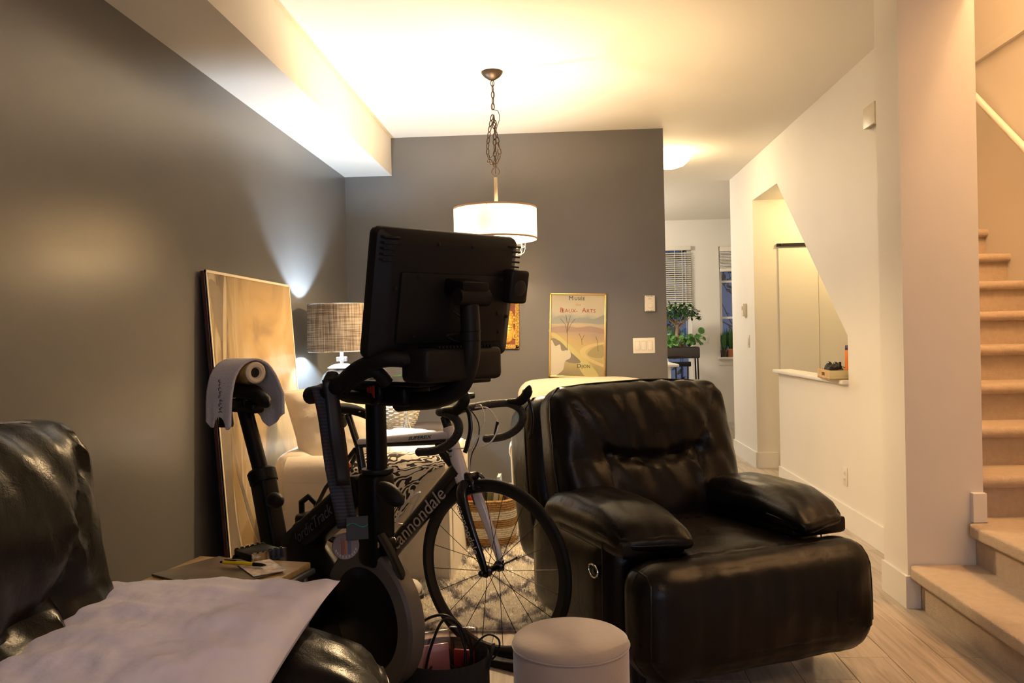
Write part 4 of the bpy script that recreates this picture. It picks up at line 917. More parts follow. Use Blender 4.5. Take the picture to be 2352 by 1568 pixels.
pq = tag(pillow_fn(.42, .50, .085, 8.0, 34, .008).build('plaid_cushion', plaid_mat(), None, True, 80), 'white cushion with thin blue plaid lines on the armchair by the painting', 'cushion'); pq.location = (c0.x - .26, AY + .40, .60); pq.rotation_euler = (math.radians(18), math.radians(4), .1)
# damask throw over the near arm
def damask_mat():
    m, nt, b = new_mat('damask_print'); L = nt.links; tc = node(nt, 'ShaderNodeTexCoord')
    n0 = node(nt, 'ShaderNodeTexNoise'); n0.inputs['Scale'].default_value = 6; n0.inputs['Detail'].default_value = 1; L.new(tc.outputs['UV'], n0.inputs['Vector'])
    vm = node(nt, 'ShaderNodeVectorMath', operation='MULTIPLY_ADD'); L.new(n0.outputs['Color'], vm.inputs[0]); vm.inputs[1].default_value = (.10, .10, 0); L.new(tc.outputs['UV'], vm.inputs[2])
    v = node(nt, 'ShaderNodeTexVoronoi', feature='F1'); v.inputs['Scale'].default_value = 17; L.new(vm.outputs[0], v.inputs['Vector'])
    w = node(nt, 'ShaderNodeTexWave', wave_type='RINGS', rings_direction='SPHERICAL'); w.inputs['Scale'].default_value = 6.5; w.inputs['Distortion'].default_value = 15; w.inputs['Detail'].default_value = 1.5; w.inputs['Detail Scale'].default_value = 2.2; L.new(vm.outputs[0], w.inputs['Vector'])
    ad = node(nt, 'ShaderNodeMath', operation='ADD'); L.new(v.outputs['Distance'], ad.inputs[0]); L.new(w.outputs['Fac'], ad.inputs[1])
    sc = node(nt, 'ShaderNodeMath', operation='MULTIPLY'); sc.inputs[1].default_value = .88; L.new(ad.outputs[0], sc.inputs[0])
    r = ramp(nt, sc.outputs[0], [(.0, (.02, .018, .018)), (.86, (.02, .018, .018)), (.91, (.76, .70, .58))]); r.color_ramp.interpolation = 'LINEAR'
    L.new(r.outputs[0], b.inputs['Base Color']); b.inputs['Roughness'].default_value = .85; return m
th_ = MB(); path = []
zc_ = .63 - .08
xs_out = AY + .006
path = [(AY + .26, .50), (AY + .205, .54)]
for k in range(9):
    a = PI * -.06 + PI * 1.12 * k / 8; path.append((AY + .095 + .105 * math.cos(a), zc_ + .095 * math.sin(a) + .003))
path += [(AY - .005, .47), (AY - .004, .38), (AY - .006, .33), (AY - .006, .27)]
pth = [(p.x, p.y) for p in catmull([(a, b, 0) for a, b in path], 4)]
NP = len(pth) - 1; x_r, x_l = c0.x - .005, c0.x - .48
def throw_pt(u, v):
    k = v * NP; i = min(int(k), NP - 1); f = k - i; y = pth[i][0] * (1 - f) + pth[i + 1][0] * f; z = pth[i][1] * (1 - f) + pth[i + 1][1] * f
    x = x_l + (x_r - x_l) * u
    # the hanging edge runs on a slant: short at the chair front, long towards the back
    if v > .62:
        t = (v - .62) / .38; x = x_l + .09 * t + (x_r - .02 - .26 * t ** .8 - x_l - .09 * t) * u
        y -= .008 * math.sin(u * 22) * t + .004
    return Vector((x, y + .004 * math.sin(u * 15 + v * 9), z))
tho = th_.grid(throw_pt, 36, 70).build('damask_throw', damask_mat(), None, True, 80)
uv = tho.data.uv_layers.new(name='UVMap')
for lp in tho.data.loops:
    vi = lp.vertex_index; i, j = vi % 37, vi // 37; uv.data[lp.index].uv = (i / 36 * .48, j / 70 * .95)
md = tho.modifiers.new('thickness', 'SOLIDIFY'); md.thickness = .006
tag(tho, 'black and cream damask print throw draped over the armchair arm', 'throw')
# ------------------------------------------------------------------ rug
def rug_col(nt, b):
    L = nt.links; tc = node(nt, 'ShaderNodeTexCoord'); n = node(nt, 'ShaderNodeTexNoise'); n.inputs['Scale'].default_value = 9; n.inputs['Detail'].default_value = 2; L.new(tc.outputs['Object'], n.inputs['Vector'])
    vm = node(nt, 'ShaderNodeVectorMath', operation='MULTIPLY_ADD'); L.new(n.outputs['Color'], vm.inputs[0]); vm.inputs[1].default_value = (.14, .14, 0); L.new(tc.outputs['Object'], vm.inputs[2]); sx = node(nt, 'ShaderNodeSeparateXYZ'); L.new(vm.outputs[0], sx.inputs[0]); outs = []
    for sg_ in (1, -1):
        ma = node(nt, 'ShaderNodeMath', operation='MULTIPLY_ADD'); L.new(sx.outputs['Y'], ma.inputs[0]); ma.inputs[1].default_value = .62 * sg_; L.new(sx.outputs['X'], ma.inputs[2])
        pp = node(nt, 'ShaderNodeMath', operation='PINGPONG'); pp.inputs[1].default_value = .165; L.new(ma.outputs[0], pp.inputs[0]); outs.append(pp.outputs[0])
    mn = node(nt, 'ShaderNodeMath', operation='MINIMUM'); L.new(outs[0], mn.inputs[0]); L.new(outs[1], mn.inputs[1])
    r = ramp(nt, mn.outputs[0], [(.006, (.34, .31, .31)), (.034, (.93, .88, .78))]); L.new(r.outputs[0], b.inputs['Base Color']); b.inputs['Roughness'].default_value = .95
M_rug, nt_, b_ = new_mat('shag_pile'); rug_col(nt_, b_)
rg = thing('shag_rug', 'cream shag rug with grey diamond lattice under the bicycle and basket', 'rug', (0, 0, 0))
RX0, RX1, RY0, RY1 = -1.12, .95, 3.40, 5.75
MB().bbox(RX0, RX1, RY0, RY1, .0005, .010, .003).build('backing', M_rug, rg)
tf = MB(); rr_ = random.Random(11); vs = []; fs = []
for k in range(52000):
    y = RY0 + (RY1 - RY0) * rr_.random() ** 1.7; x = rr_.uniform(RX0, RX1)
    if x > .35 and k % 3: x = rr_.uniform(-1.0, .15)
    a = rr_.random() * 6.283; h = rr_.uniform(.012, .026); l = rr_.uniform(.004, .018); c, s = math.cos(a), math.sin(a); w = .0035; n0 = len(vs)
    vs += [(x - s * w, y + c * w, .008), (x + s * w, y - c * w, .008), (x + c * l + s * w * .6, y + s * l - c * w * .6, .008 + h), (x + c * l * 1.5, y + s * l * 1.5, .008 + h * 1.05)]
    fs += [(n0, n0 + 1, n0 + 2), (n0, n0 + 2, n0 + 3)]
tf.v = vs; tf.f = fs
me = bpy.data.meshes.new('pile'); me.from_pydata(vs, [], fs); me.materials.append(M_rug); pile = bpy.data.objects.new('pile', me); COL.objects.link(pile); pile.parent = rg; pile['kind'] = 'stuff'
# ------------------------------------------------------------------ striped basket with books
M_jute = mat('jute_braid', (.42, .25, .10), .9, bump=1.0, bscale=70, col2=(.26, .14, .05), vscale=90); M_wbr = mat('white_braid', (.72, .66, .54), .9, bump=1.0, bscale=70, col2=(.52, .46, .36), vscale=90)
b0 = PZ(1122, 1240, .03); BR = .165
bk = thing('woven_basket', 'round woven basket with jute and white stripes on the shag rug', 'basket', (b0.x, b0.y, .028))
bands = [(M_jute, .0, .045), (M_wbr, .045, .105), (M_jute, .105, .15), (M_wbr, .15, .20), (M_jute, .20, .26)]
for m_, z0, z1 in bands:
    pr = []; n = max(2, round((z1 - z0) / .0125))
    for k in range(n):
        for j in range(5):
            a = PI * j / 4; z = z0 + (z1 - z0) * (k + j / 4) / n; r = BR * (.93 + .10 * math.sin(z / .26 * PI * .75)); pr.append((r + .006 * math.sin(a), z))
    pr2 = pr + [(pr[-1][0] - .012, z1), (pr[0][0] - .012, z0)]
    mb = MB(); sg = 64; vs = []
    for (r, z) in pr2:
        for k in range(sg): a = 2 * PI * k / sg; vs.append(((r + .0018 * math.sin(k * 16 / sg * 2 * PI + z * 300)) * math.cos(a), (r + .0018 * math.sin(k * 16 / sg * 2 * PI + z * 300)) * math.sin(a), z + .003 * math.sin(a * 3)))
    fs = [(i * sg + k, i * sg + (k + 1) % sg, ((i + 1) % len(pr2)) * sg + (k + 1) % sg, ((i + 1) % len(pr2)) * sg + k) for i in range(len(pr2)) for k in range(sg)]
    mb.add(vs, fs).build('jute_band' if m_ is M_jute else 'white_band', m_, bk, True, 80)
MB().lathe([(.001, .004), (BR * .9, .004)], 32).build('bottom', M_jute, bk)
books = [(-.085, .035, .23, .30, (.62, .03, .02), 'glossy red folder', -.10), (-.050, .016, .20, .345, (.30, .48, .34), 'pale green thin book', .0), (-.028, .016, .19, .30, (.06, .05, .04), 'black slim book', .06), (-.004, .020, .20, .31, (.20, .22, .08), 'olive green book', .10), (.025, .026, .19, .30, (.72, .66, .50), 'cream paged book', .13), (.058, .022, .19, .295, (.80, .62, .12), 'yellow spined book', .12), (.085, .018, .19, .345, (.42, .52, .72), 'light blue tall book', -.04), (.107, .014, .18, .29, (.25, .06, .05), 'maroon thin book', .0)]
for x, th0, dp, hh, col, lb, ti in books:
    o = thing('book', lb + ' standing in the striped woven basket', 'book', (b0.x + x, b0.y + .0, .066), 0, 'books standing in the woven basket'); o.rotation_euler = (0, ti, 0)
    wdt = dp * .9 * math.sqrt(max(.2, 1 - (x / .15) ** 2)); cm = mat('book_cover', col, .4)
    cv = MB().box(-th0 / 2, -th0 / 2 + .0016, -wdt / 2, wdt / 2, 0, hh).box(th0 / 2 - .0016, th0 / 2, -wdt / 2, wdt / 2, 0, hh).box(-th0 / 2, th0 / 2, -wdt / 2 - .0016, -wdt / 2, 0, hh).build('cover', cm, o, False)
    MB().box(-th0 / 2 + .0016, th0 / 2 - .0016, -wdt / 2, wdt / 2 - .003, .003, hh - .003).build('pages', mat('book_pages', (.75, .70, .58), .8), o, False)
# ------------------------------------------------------------------ corner table with lamp
LY = 5.02; lp0 = PY(785, 820, LY); TZ2 = .62
M_tabw = mat('dark_side_table', (.10, .075, .055), .35)
ct = thing('corner_table', 'dark wood side table in the corner under the glass lamp', 'side table', (-1.20, 5.40, 0))
MB().bbox(-.37, .42, -.50, .50, TZ2 - .03, TZ2, .005).build('table_top', M_tabw, ct)
for x in (-.32, .36):
    for y in (-.44, .44): MB().bbox(x - .02, x + .02, y - .02, y + .02, 0, TZ2 - .03, .004).build('leg', M_tabw, ct)
MB().box(-.33, .37, -.45, .45, .15, .17).build('lower_shelf', M_tabw, ct, False)
lmp = thing('table_lamp', 'glass table lamp with a brown linen drum shade in the corner', 'lamp', (lp0.x, LY, TZ2))
gl = mat('thick_clear_glass', (.92, .96, .95), .03, trans=.96)
def gp(z, r): return (r, z)
MB().lathe([(.001, .0), (.07, .0), (.09, .01), (.135, .06), (.158, .14), (.160, .22), (.148, .31), (.115, .39), (.07, .435), (.03, .45), (.028, .455)], 48).build('glass_base', gl, lmp)
MB().lathe([(.001, .452), (.06, .440), (.085, .428), (.088, .432), (.06, .448), (.03, .456), (.001, .46)], 40).build('reflection_cap', mat('white_reflection', (.85, .88, .90), .15), lmp)  # white cap colours in the reflection at the top of the globe
MB().bbox(-.028, .028, -.028, .028, .470, .498, .003).build('crystal_block', mat('crystal', (.9, .93, .95), .05, trans=.7), lmp)
MB().tube([(0, 0, .455), (0, 0, .62)], .011, 14).build('stem', mat('white_stem', (.85, .86, .86), .3), lmp)
z0, z1 = PY(708, 808, LY).z - TZ2, PY(710, 701, LY).z - TZ2
M_linsh = shade_mat('brown_linen_shade', (.36, .30, .235), .16, weave=60, wcol=(.13, .10, .075))
lsh = MB().lathe([(.206, z0), (.200, z1), (.1985, z1), (.2045, z0), (.206, z0)], 64).build('lamp_shade', M_linsh, lmp)
for z, r in ((z0, .2055), (z1, .1995)): MB().tube([(r * math.cos(2 * PI * k / 64), r * math.sin(2 * PI * k / 64), z) for k in range(64)], .0022, 6, closed=True).build('shade_rim', M_chrome, lsh)
MB().ell((0, 0, z0 + .12), (.022, .022, .034), 14, 8).build('bulb', M_coolbulb, lmp)
# leafy plant behind the lamp
pz_ = thing('peace_lily', 'broad leaved green plant in a dark pot behind the glass lamp', 'plant', (-1.22, 5.62, TZ2))
MB().lathe([(.001, 0), (.08, 0), (.10, .16), (.092, .16), (.085, .14), (.001, .14)], 28).build('pot', M_tabw, pz_)
rl = random.Random(4)
for k in range(16):
    a = k * 2.4; mb = MB(); e = rl.uniform(.6, 1.0); tip = Vector((math.cos(a) * .16 * e, math.sin(a) * .16 * e, .18 + .16 * e)); mb.tube(catmull([(0, 0, .14), tip * .5 + Vector((0, 0, .10)), tip], 5), .004, 6); leaf(mb, tip, (math.cos(a) * .8, math.sin(a) * .8, .5), (0, 0, 1), .20, .085, .35); mb.build('leaf', M_leaf2, pz_)
# white wicker basket on the corner table
wb0 = PY(925, 985, 5.2)
M_wick = mat('whitewashed_wicker', (.62, .54, .40), .7, bump=.4, bscale=60, col2=(.48, .40, .28), vscale=40)
wk = thing('wicker_basket', 'whitewashed wicker bowl basket on the corner table', 'basket', (wb0.x - .02, 5.22, TZ2))
for i in range(14):
    z = .010 + i * .0125; r = .058 + .062 * (1 - (1 - i / 13) ** 2)
    MB().tube([((r + .005 * math.sin(k * 11 * 2 * PI / 88 + (i % 2) * PI)) * math.cos(2 * PI * k / 88), (r + .005 * math.sin(k * 11 * 2 * PI / 88 + (i % 2) * PI)) * math.sin(2 * PI * k / 88), z) for k in range(88)], .0062, 6, closed=True).build('wicker_strand', M_wick, wk)
for k in range(22): a = 2 * PI * k / 22; MB().tube([(.058 * math.cos(a), .058 * math.sin(a), .005), (.095 * math.cos(a), .095 * math.sin(a), .06), (.119 * math.cos(a), .119 * math.sin(a), .175)], .003, 5).build('upright', M_wick, wk)
MB().lathe([(.001, .003), (.06, .003)], 24).build('bottom', M_wick, wk)
p = PY(893, 998, 5.02); ca = thing('candle_jar', 'small orange candle jar on the corner table', 'candle', (max(p.x, -1.0), 5.03, TZ2)); MB().lathe([(.001, 0), (.028, 0), (.030, .004), (.030, .05), (.027, .055)], 24).build('jar', mat('orange_wax', (.75, .28, .03), .3), ca); MB().lathe([(.031, .05), (.031, .062), (.001, .064)], 24).build('lid', M_brass, ca)
p = PY(908, 990, 5.0); va = thing('glass_bottle', 'slim clear glass bottle beside the wicker basket', 'bottle', (-.93, 4.95, TZ2)); MB().lathe([(.001, 0), (.026, 0), (.028, .06), (.010, .10), (.009, .20), (.011, .205)], 24).build('body', gl, va); MB().lathe([(.008, .2), (.010, .215), (.001, .22)], 14).build('stopper', M_trim, va)
# striped sneaker at the rug edge
s0 = PZ(952, 1378, .03); M_shoe = mat('white_mesh', (.62, .58, .52), .8, bump=.3, bscale=120)
sn_ = thing('sneaker', 'white running shoe with black stripes on the shag rug behind the flywheel', 'shoe', (s0.x - .02, s0.y + .03, .026), math.radians(100))
def shoe_pt(u, v):
    a = 2 * PI * u; x = -.13 + .26 * v; w = .036 + .012 * math.sin(v * PI * .9) + .004 * v; hgt = .105 - .06 * max(0, (v - .35) / .65) ** .7; r_end = min(1, math.sqrt(max(0, 1 - abs(v * 2 - 1) ** 6)) + .05); return Vector((x, math.cos(a) * w * r_end, .02 + (math.sin(a) * .5 + .5) * (hgt - .02) * (r_end ** .5)))
MB().grid(shoe_pt, 24, 20).build('upper', M_shoe, sn_); 
MB().cushion((0, 0, .012), (.138, .048, .012), .8, 8, lambda q, p: Vector((p.x, p.y * (.85 + .15 * math.sin((q.x + 1) * 1.2)), p.z))).build('sole', M_trim, sn_)
for k in range(3):
    for s in (-1, 1): MB().tube([(-.02 + k * .028, s * .045, .028), (-.035 + k * .026, s * .036, .075)], .004, 6).build('stripe', M_black, sn_)
# ------------------------------------------------------------------ exercise bike (local x forward, y to its left, z up)
EO, ERZ = Vector((-.52, 2.30, 0)), math.radians(-39)
M_ebk = mat('matte_black_frame', (.004, .0037, .0034), .42, spec=.13, bump=.05, bscale=200); M_ebg = mat('dark_grey_shell', (.008, .007, .0065), .45, spec=.17, bump=.06, bscale=300)
M_rub = mat('black_rubber_grip', (.005, .0045, .004), .55, spec=.2, bump=.25, bscale=220); M_fly = mat('grey_flywheel_metal', (.10, .088, .076), .36, metal=.15); M_faint = mat('grey_print', (.06, .056, .052), .5)
eb = thing('exercise_bike', 'black exercise bike with a screen mounted on a curved post and a grey flywheel', 'exercise bike', EO, ERZ)
for x, w in ((-.72, .26), (.30, .20)):
    o = MB().bbox(x - .05, x + .05, -w, w, .03, .095, .025, 3).build('stabilizer', M_ebk, eb)
    for s in (-1, 1): MB().bbox(x - .055, x + .055, s * (w - .03) - .04, s * (w - .03) + .04, 0, .06, .015).build('foot', M_rub, o)
MB().bbox(-.72, .30, -.045, .045, .07, .15, .02, 3).build('base_beam', M_ebk, eb)
def bar(name, a, b, w, h, m, par=eb, r=.012):
    a, b = Vector(a), Vector(b); d = b - a; Mx = Matrix.Translation(a) @ d.to_track_quat('X', 'Z').to_matrix().to_4x4()
    return MB().bbox(0, d.length, -w / 2, w / 2, -h / 2, h / 2, r, 3, Mx).build(name, m, par)
bar('seat_tube_sleeve', (-.40, 0, .10), (-.606, 0, .775), .062, .080, M_ebk)
MB().tube([(-.60, 0, .76), (-.722, 0, 1.02)], .026, 16).build('seat_post', M_ebk, eb)
MB().lathe([(.036, -.02), (.046, -.018), (.047, .02), (.040, .028), (.028, .028)], 24, Matrix.Translation((-.604, 0, .772)) @ Vector((-.122, 0, .26)).to_track_quat('Z', 'X').to_matrix().to_4x4()).build('collar', M_ebk, eb)
kb = MB().tube([(-.56, -.01, .705), (-.515, -.02, .71)], .012, 12).build('adjust_knob', M_ebk, eb); MB().ell((-.495, -.024, .712), (.036, .026, .026), 20, 12).build('knob_grip', M_rub, kb)
bar('main_tube', (-.06, 0, .80), (-.44, 0, .56), .080, .092, M_ebk, r=.02)
bar('chain_cover', (-.44, 0, .60), (-.10, 0, .34), .085, .20, M_ebk, r=.04)
vs, fs = text_mesh('NordicTrack', .048, .0004, .2); d_ = Vector((.38, 0, .24)).normalized(); n_ = Vector((-d_.z, 0, d_.x))
MB().add([Vector((-.275, -.0412 - v.z, .662)) + d_ * v.x + n_ * v.y for v in vs], fs).build('lettering', M_faint, eb, False)
# crank, pedals
MB().lathe([(.001, -.13), (.05, -.13), (.055, -.12), (.055, .12), (.05, .13), (.001, .13)], 24, Matrix.Translation((-.27, 0, .40)) @ Matrix.Rotation(PI / 2, 4, 'X')).build('bottom_bracket', M_ebk, eb)
for s in (-1, 1):
    e = Vector((-.27 + s * .03, s * .13, .40 - s * .212))
    ca = MB().tube([(-.27, s * .12, .40), ((-.27 + e.x) / 2, s * .135, (.40 + e.z) / 2), e], [.020, .016, .018], 10).build('crank_arm', M_fly, eb)
    pd = MB().bbox(e.x - .05, e.x + .05, e.y + s * .02 - .0 if s > 0 else e.y - .12, e.y + s * .02 + .1 if s > 0 else e.y - .02, e.z - .012, e.z + .012, .006).build('pedal', M_ebk, eb)
    y0 = (e.y + .02) if s > 0 else (e.y - .12)
    for k, x in enumerate((-.052, .046)):
        cg = MB()
        for j in range(6): cg.box(e.x + x, e.x + x + .006, y0 + .004 + j * .0165, y0 + .013 + j * .0165, e.z - .010, e.z + .017)
        cg.box(e.x + x, e.x + x + .006, y0, y0 + .10, e.z - .014, e.z + .013).build('toothed_edge', M_chrome, pd, False)
    MB().tube(catmull([(e.x - .045, y0 + .004, e.z - .005), (e.x - .055, y0, e.z - .035), (e.x - .03, y0 + .015, e.z - .065), (e.x + .0, y0 + .05, e.z - .070), (e.x - .03, y0 + .085, e.z - .065), (e.x - .055, y0 + .10, e.z - .035), (e.x - .045, y0 + .096, e.z - .005)], 5), .012, 8, flat=(1, .5)).build('toe_cage', M_black, pd)
# flywheel
Ry = Matrix.Translation((-.035, 0, .432)) @ Matrix.Rotation(PI / 2, 4, 'X')
MB().lathe([(.14, -.030), (.188, -.030), (.197, -.022), (.199, 0), (.197, .022), (.188, .030), (.14, .030)], 72, Ry).build('flywheel', M_fly, eb)
MB().lathe([(.001, -.050), (.10, -.046), (.138, -.034), (.145, -.030), (.145, .030), (.138, .034), (.10, .046), (.001, .050)], 64, Ry).build('flywheel_cover', M_ebk, eb)
MB().tube(catmull([(-.01, .045, .66), (-.03, .060, .60), (-.035, .066, .43), (-.03, .05, .12)], 8), .013, 10, flat=(1.6, .7)).build('fork_strut', M_ebk, eb)
MB().tube(catmull([(.035, -.02, .68), (.075, -.01, .62), (.110, .0, .55), (.125, .01, .50)], 8), .010, 10, flat=(1.8, .7)).build('wheel_guard', M_ebk, eb)
bp_ = bar('brake_pad', (-.06, 0, .66), (.05, 0, .64), .05, .05, M_ebk); MB().tube([(.03, -.03, .652), (.03, .03, .652)], .010, 10).build('brake_roller', M_chrome, bp_)
# front post with sleeve and clamp
bar('post_sleeve', (-.012, 0, .58), (-.006, 0, .85), .085, .088, M_ebk, r=.025)
MB().lathe([(.044, .845), (.046, .85), (.044, .857), (.030, .858)], 28).build('sleeve_rim', M_ebg, eb)
MB().tube([(-.001, 0, .82), (-.001, 0, 1.09)], .028, 20, flat=(1, 1.1)).build('front_post', M_ebk, eb)
kb = MB().tube([(.05, -.02, .80), (.09, -.04, .81)], .014, 10).build('clamp_lever', M_ebk, eb); MB().ell((.115, -.05, .805), (.055, .026, .026), 20, 12, Matrix.Translation((.115, -.05, .805)) @ Matrix.Rotation(math.radians(22), 4, 'Y') @ Matrix.Translation((-.115, .05, -.805))).build('lever_grip', M_rub, kb)
MB().lathe([(.001, 0), (.022, 0), (.024, .008), (.017, .012), (.017, .045), (.001, .045)], 20, Matrix.Translation((-.092, -.05, .868)) @ Matrix.Rotation(PI, 4, 'X')).build('red_stop_knob', mat('red_plastic', (.60, .05, .02), .4), eb)
# handlebar
hb = MB().bbox(-.06, .18, -.05, .05, 1.040, 1.098, .014, 3).build('handlebar_head', M_ebk, eb)
MB().bbox(-.02, .30, -.10, .16, 1.098, 1.112, .005).build('tray', M_ebk, eb)
lg = MB().lathe([(.001, .012), (.033, .012), (.037, .008), (.037, 0)], 32, Matrix.Translation((.062, -.052, 1.078)) @ Matrix.Rotation(PI / 2, 4, 'X')).build('logo_cap', M_ebg, eb)
for k in range(3): MB().box(.045 + k * .012, .053 + k * .012, -.0655, -.063, 1.058 + k * .002, 1.096 - (2 - k) * .003).build('logo_stripe', mat('orange_red', (.40, .035, .01), .5), lg, False)
for s in (-1, 1):
    MB().tube(catmull([(-.035, s * .19, 1.076), (.02, s * .195, 1.080), (.10, s * .20, 1.105), (.19, s * .20, 1.150), (.27, s * .18, 1.172), (.32, s * .10, 1.172), (.32, 0, 1.165)], 7), [.020] + [.0235] * 9 + [.021] * 40, 14).build('grip_bar', M_rub, eb) if False else None
    pts = catmull([(-.040, s * .19, 1.074), (-.02, s * .191, 1.076), (.04, s * .195, 1.086), (.11, s * .20, 1.108), (.19, s * .20, 1.150), (.28, s * .18, 1.172), (.33, s * .10, 1.160)], 7); n = len(pts)
    MB().tube(pts, [.012, .019] + [.0235] * (n // 2) + [.020] * (n - 2 - n // 2), 14).build('grip_bar', M_rub, eb)
    MB().tube(catmull([(.02, s * .03, 1.065), (.04, s * .12, 1.070), (.08, s * .17, 1.090), (.17, s * .185, 1.130), (.215, s * .17, 1.142), (.225, s * .14, 1.11)], 6), .018, 12).build('wing_bar', M_rub, eb)
    MB().tube([(.05, s * .03, 1.055), (.09, s * .20, 1.085)], .014, 10).build('cross_bar', M_ebk, eb)
# screen post
MB().tube(catmull([(.10, 0, 1.045), (.165, 0, 1.052), (.26, 0, 1.062), (.340, 0, 1.095), (.378, 0, 1.16), (.384, 0, 1.24), (.380, 0, 1.325)], 8), .0245, 18).build('screen_post', M_ebg, eb)
for z in (1.235, 1.212): MB().lathe([(.0255, -.002), (.0262, 0), (.0255, .002)], 24, Matrix.Translation((.3835, 0, z))).build('post_ring', M_ebk, eb)
# screen assembly tilted back
Ms = Matrix.Translation((.288, .005, 1.330)) @ Matrix.Rotation(math.radians(-5), 4, 'Z') @ Matrix.Rotation(math.radians(11), 4, 'Y')
def sbox(a, b, c, d, e, f, r=.004, seg=2): return MB().bbox(a, b, c, d, e, f, r, seg, Ms)
scn = MB()
hw_, hh_ = .228, .162
vs = []
for x, w, h in ((-.022, hw_, hh_), (-.006, hw_ + .002, hh_ + .002), (.008, hw_ - .002, hh_ - .002), (.028, hw_ - .030, hh_ - .022), (.034, hw_ - .040, hh_ - .032)):
    rr = .020
    for (sy, sz) in ((1, 1), (-1, 1), (-1, -1), (1, -1)):
        for k in range(5):
            a = {(1, 1): 0, (-1, 1): PI / 2, (-1, -1): PI, (1, -1): 1.5 * PI}[(sy, sz)] + PI / 2 * k / 4
            vs.append(Ms @ Vector((x, sy * (w - rr) + rr * math.cos(a), sz * (h - rr) + rr * math.sin(a))))
fs = [(i * 20 + k, i * 20 + (k + 1) % 20, (i + 1) * 20 + (k + 1) % 20, (i + 1) * 20 + k) for i in range(4) for k in range(20)] + [tuple(range(20)), tuple(80 + k for k in range(20))]
scr = scn.add(vs, fs).build('screen_shell', M_ebg, eb, True, 30)
sbox(-.0235, -.021, -hw_ + .02, hw_ - .02, -hh_ + .03, hh_ - .02, .001, 1).build('display_glass', mat('screen_glass', (.01, .01, .012), .1, coat=.5), scr)
sbox(.030, .044, -.17, .175, -.118, .060, .006).build('rear_cover', M_ebg, scr)
for sy in (-1, 1):
    for k in range(5): sbox(.012, .0335, sy * (hw_ - .030) - .022, sy * (hw_ - .030) + .022, .085 + k * .0135 - .0025, .085 + k * .0135 + .0025, .001, 1).build('vent_slot', M_black, scr)
for y, z in ((-.06, .132), (.05, .132), (-.185, .02), (.192, .04), (-.12, .05), (.15, .05), (.15, -.04), (.16, -.09), (-.12, -.10), (.192, -.05)):
    MB().lathe([(.001, .003), (.0042, .0025), (.005, 0)], 10, Ms @ Matrix.Translation((.034 if abs(y) > .19 or z > .1 else .044, y, z)) @ Matrix.Rotation(PI / 2, 4, 'Y')).build('screw', M_black, scr)
spk = sbox(.030, .075, .160, .226, -.010, .080, .010, 3).build('side_speaker', M_ebg, scr)
MB().lathe([(.001, .002), (.018, .002), (.021, 0)], 24, Ms @ Matrix.Translation((.075, .193, .033)) @ Matrix.Rotation(PI / 2, 4, 'Y')).build('speaker_grille', M_black, spk)
sbox(.040, .118, -.040, .048, .010, .050, .008).build('mount_block', M_ebk, eb)
MB().tube([Ms @ Vector((.105, -.045, .010)), Ms @ Vector((.105, .052, .010))], .022, 14).build('mount_hinge', M_ebg, eb)
bs = MB().bbox(.285, .385, -.150, .118, 1.112, 1.196, .016, 3).build('sound_bar', M_ebg, eb)
for k in range(16): MB().bbox(.300, .380, -.10 + k * .012 - .003, -.10 + k * .012 + .003, 1.192, 1.201, .002, 1).build('rib', M_ebk, bs)
MB().tube(catmull([(.34, -.02, 1.29), (.36, .03, 1.24), (.36, -.06, 1.225), (.35, .02, 1.20)], 8), .003, 6).build('cable', M_black, eb)
# saddle
def saddle_mb(L_, W_, Hh):
    def f(u, v):
        a = 2 * PI * u; x = -L_ / 2 + L_ * v; w = W_ * (.14 + .86 * max(0, 1 - v * 1.28) ** .75 * min(1, (v + .02) * 9) ** .5 + .06 * (v > .75)) / 2; e = min(1, math.sqrt(max(0, 1 - abs(2 * v - 1) ** 8)) + .03)
        return Vector((x, math.cos(a) * w * e, math.sin(a) * Hh * (.5 if math.sin(a) > 0 else .9) * e - .02 * (v - .3) ** 2 * 4))
    return MB().grid(f, 28, 26)
sd_ = saddle_mb(.27, .20, .035); sd_.v = [v + Vector((-.69, 0, 1.062)) for v in sd_.v]; sdo = sd_.build('saddle', M_rub, eb)
for s in (-1, 1): MB().tube(catmull([(-.79, s * .03, 1.045), (-.72, s * .022, 1.02), (-.63, s * .018, 1.035)], 5), .005, 8).build('saddle_rail', M_chrome, sdo)
MB().bbox(-.76, -.665, -.03, .03, 1.0, 1.03, .008).build('saddle_clamp', M_ebk, sdo)
sl_ = bar('seat_slide', (-.82, 0, 1.0), (-.62, 0, 1.0), .05, .035, M_ebk); MB().lathe([(.001, 0), (.024, 0), (.026, .01), (.022, .055), (.016, .06)], 18, Matrix.Translation((-.80, -.02, .93))).build('slide_knob', M_ebk, sl_)
EM = Matrix.Translation(EO) @ Matrix.Rotation(ERZ, 4, 'Z')
# small capped tin lying on the saddle under the towel
tn = thing('rolled_tin', 'yellowish cylinder with a cream ringed end lying on the bike saddle', 'canister', EM @ Vector((-.70, 0, 1.118)), ERZ); M_tin = mat('yellow_tin', (.40, .26, .07), .4, col2=(.15, .09, .03), vscale=30); Rx = Matrix.Rotation(PI / 2, 4, 'Y')
MB().lathe([(.001, -.07), (.038, -.07), (.040, -.065), (.040, .055), (.036, .062)], 32, Rx).build('body', M_tin, tn); MB().lathe([(.036, .060), (.036, .068), (.030, .073), (.020, .071), (.016, .062)], 32, Rx).build('ring', mat('cream_ring', (.72, .62, .42), .4), tn); MB().lathe([(.018, .062), (.001, .060)], 24, Rx).build('dark_centre', M_black, tn)
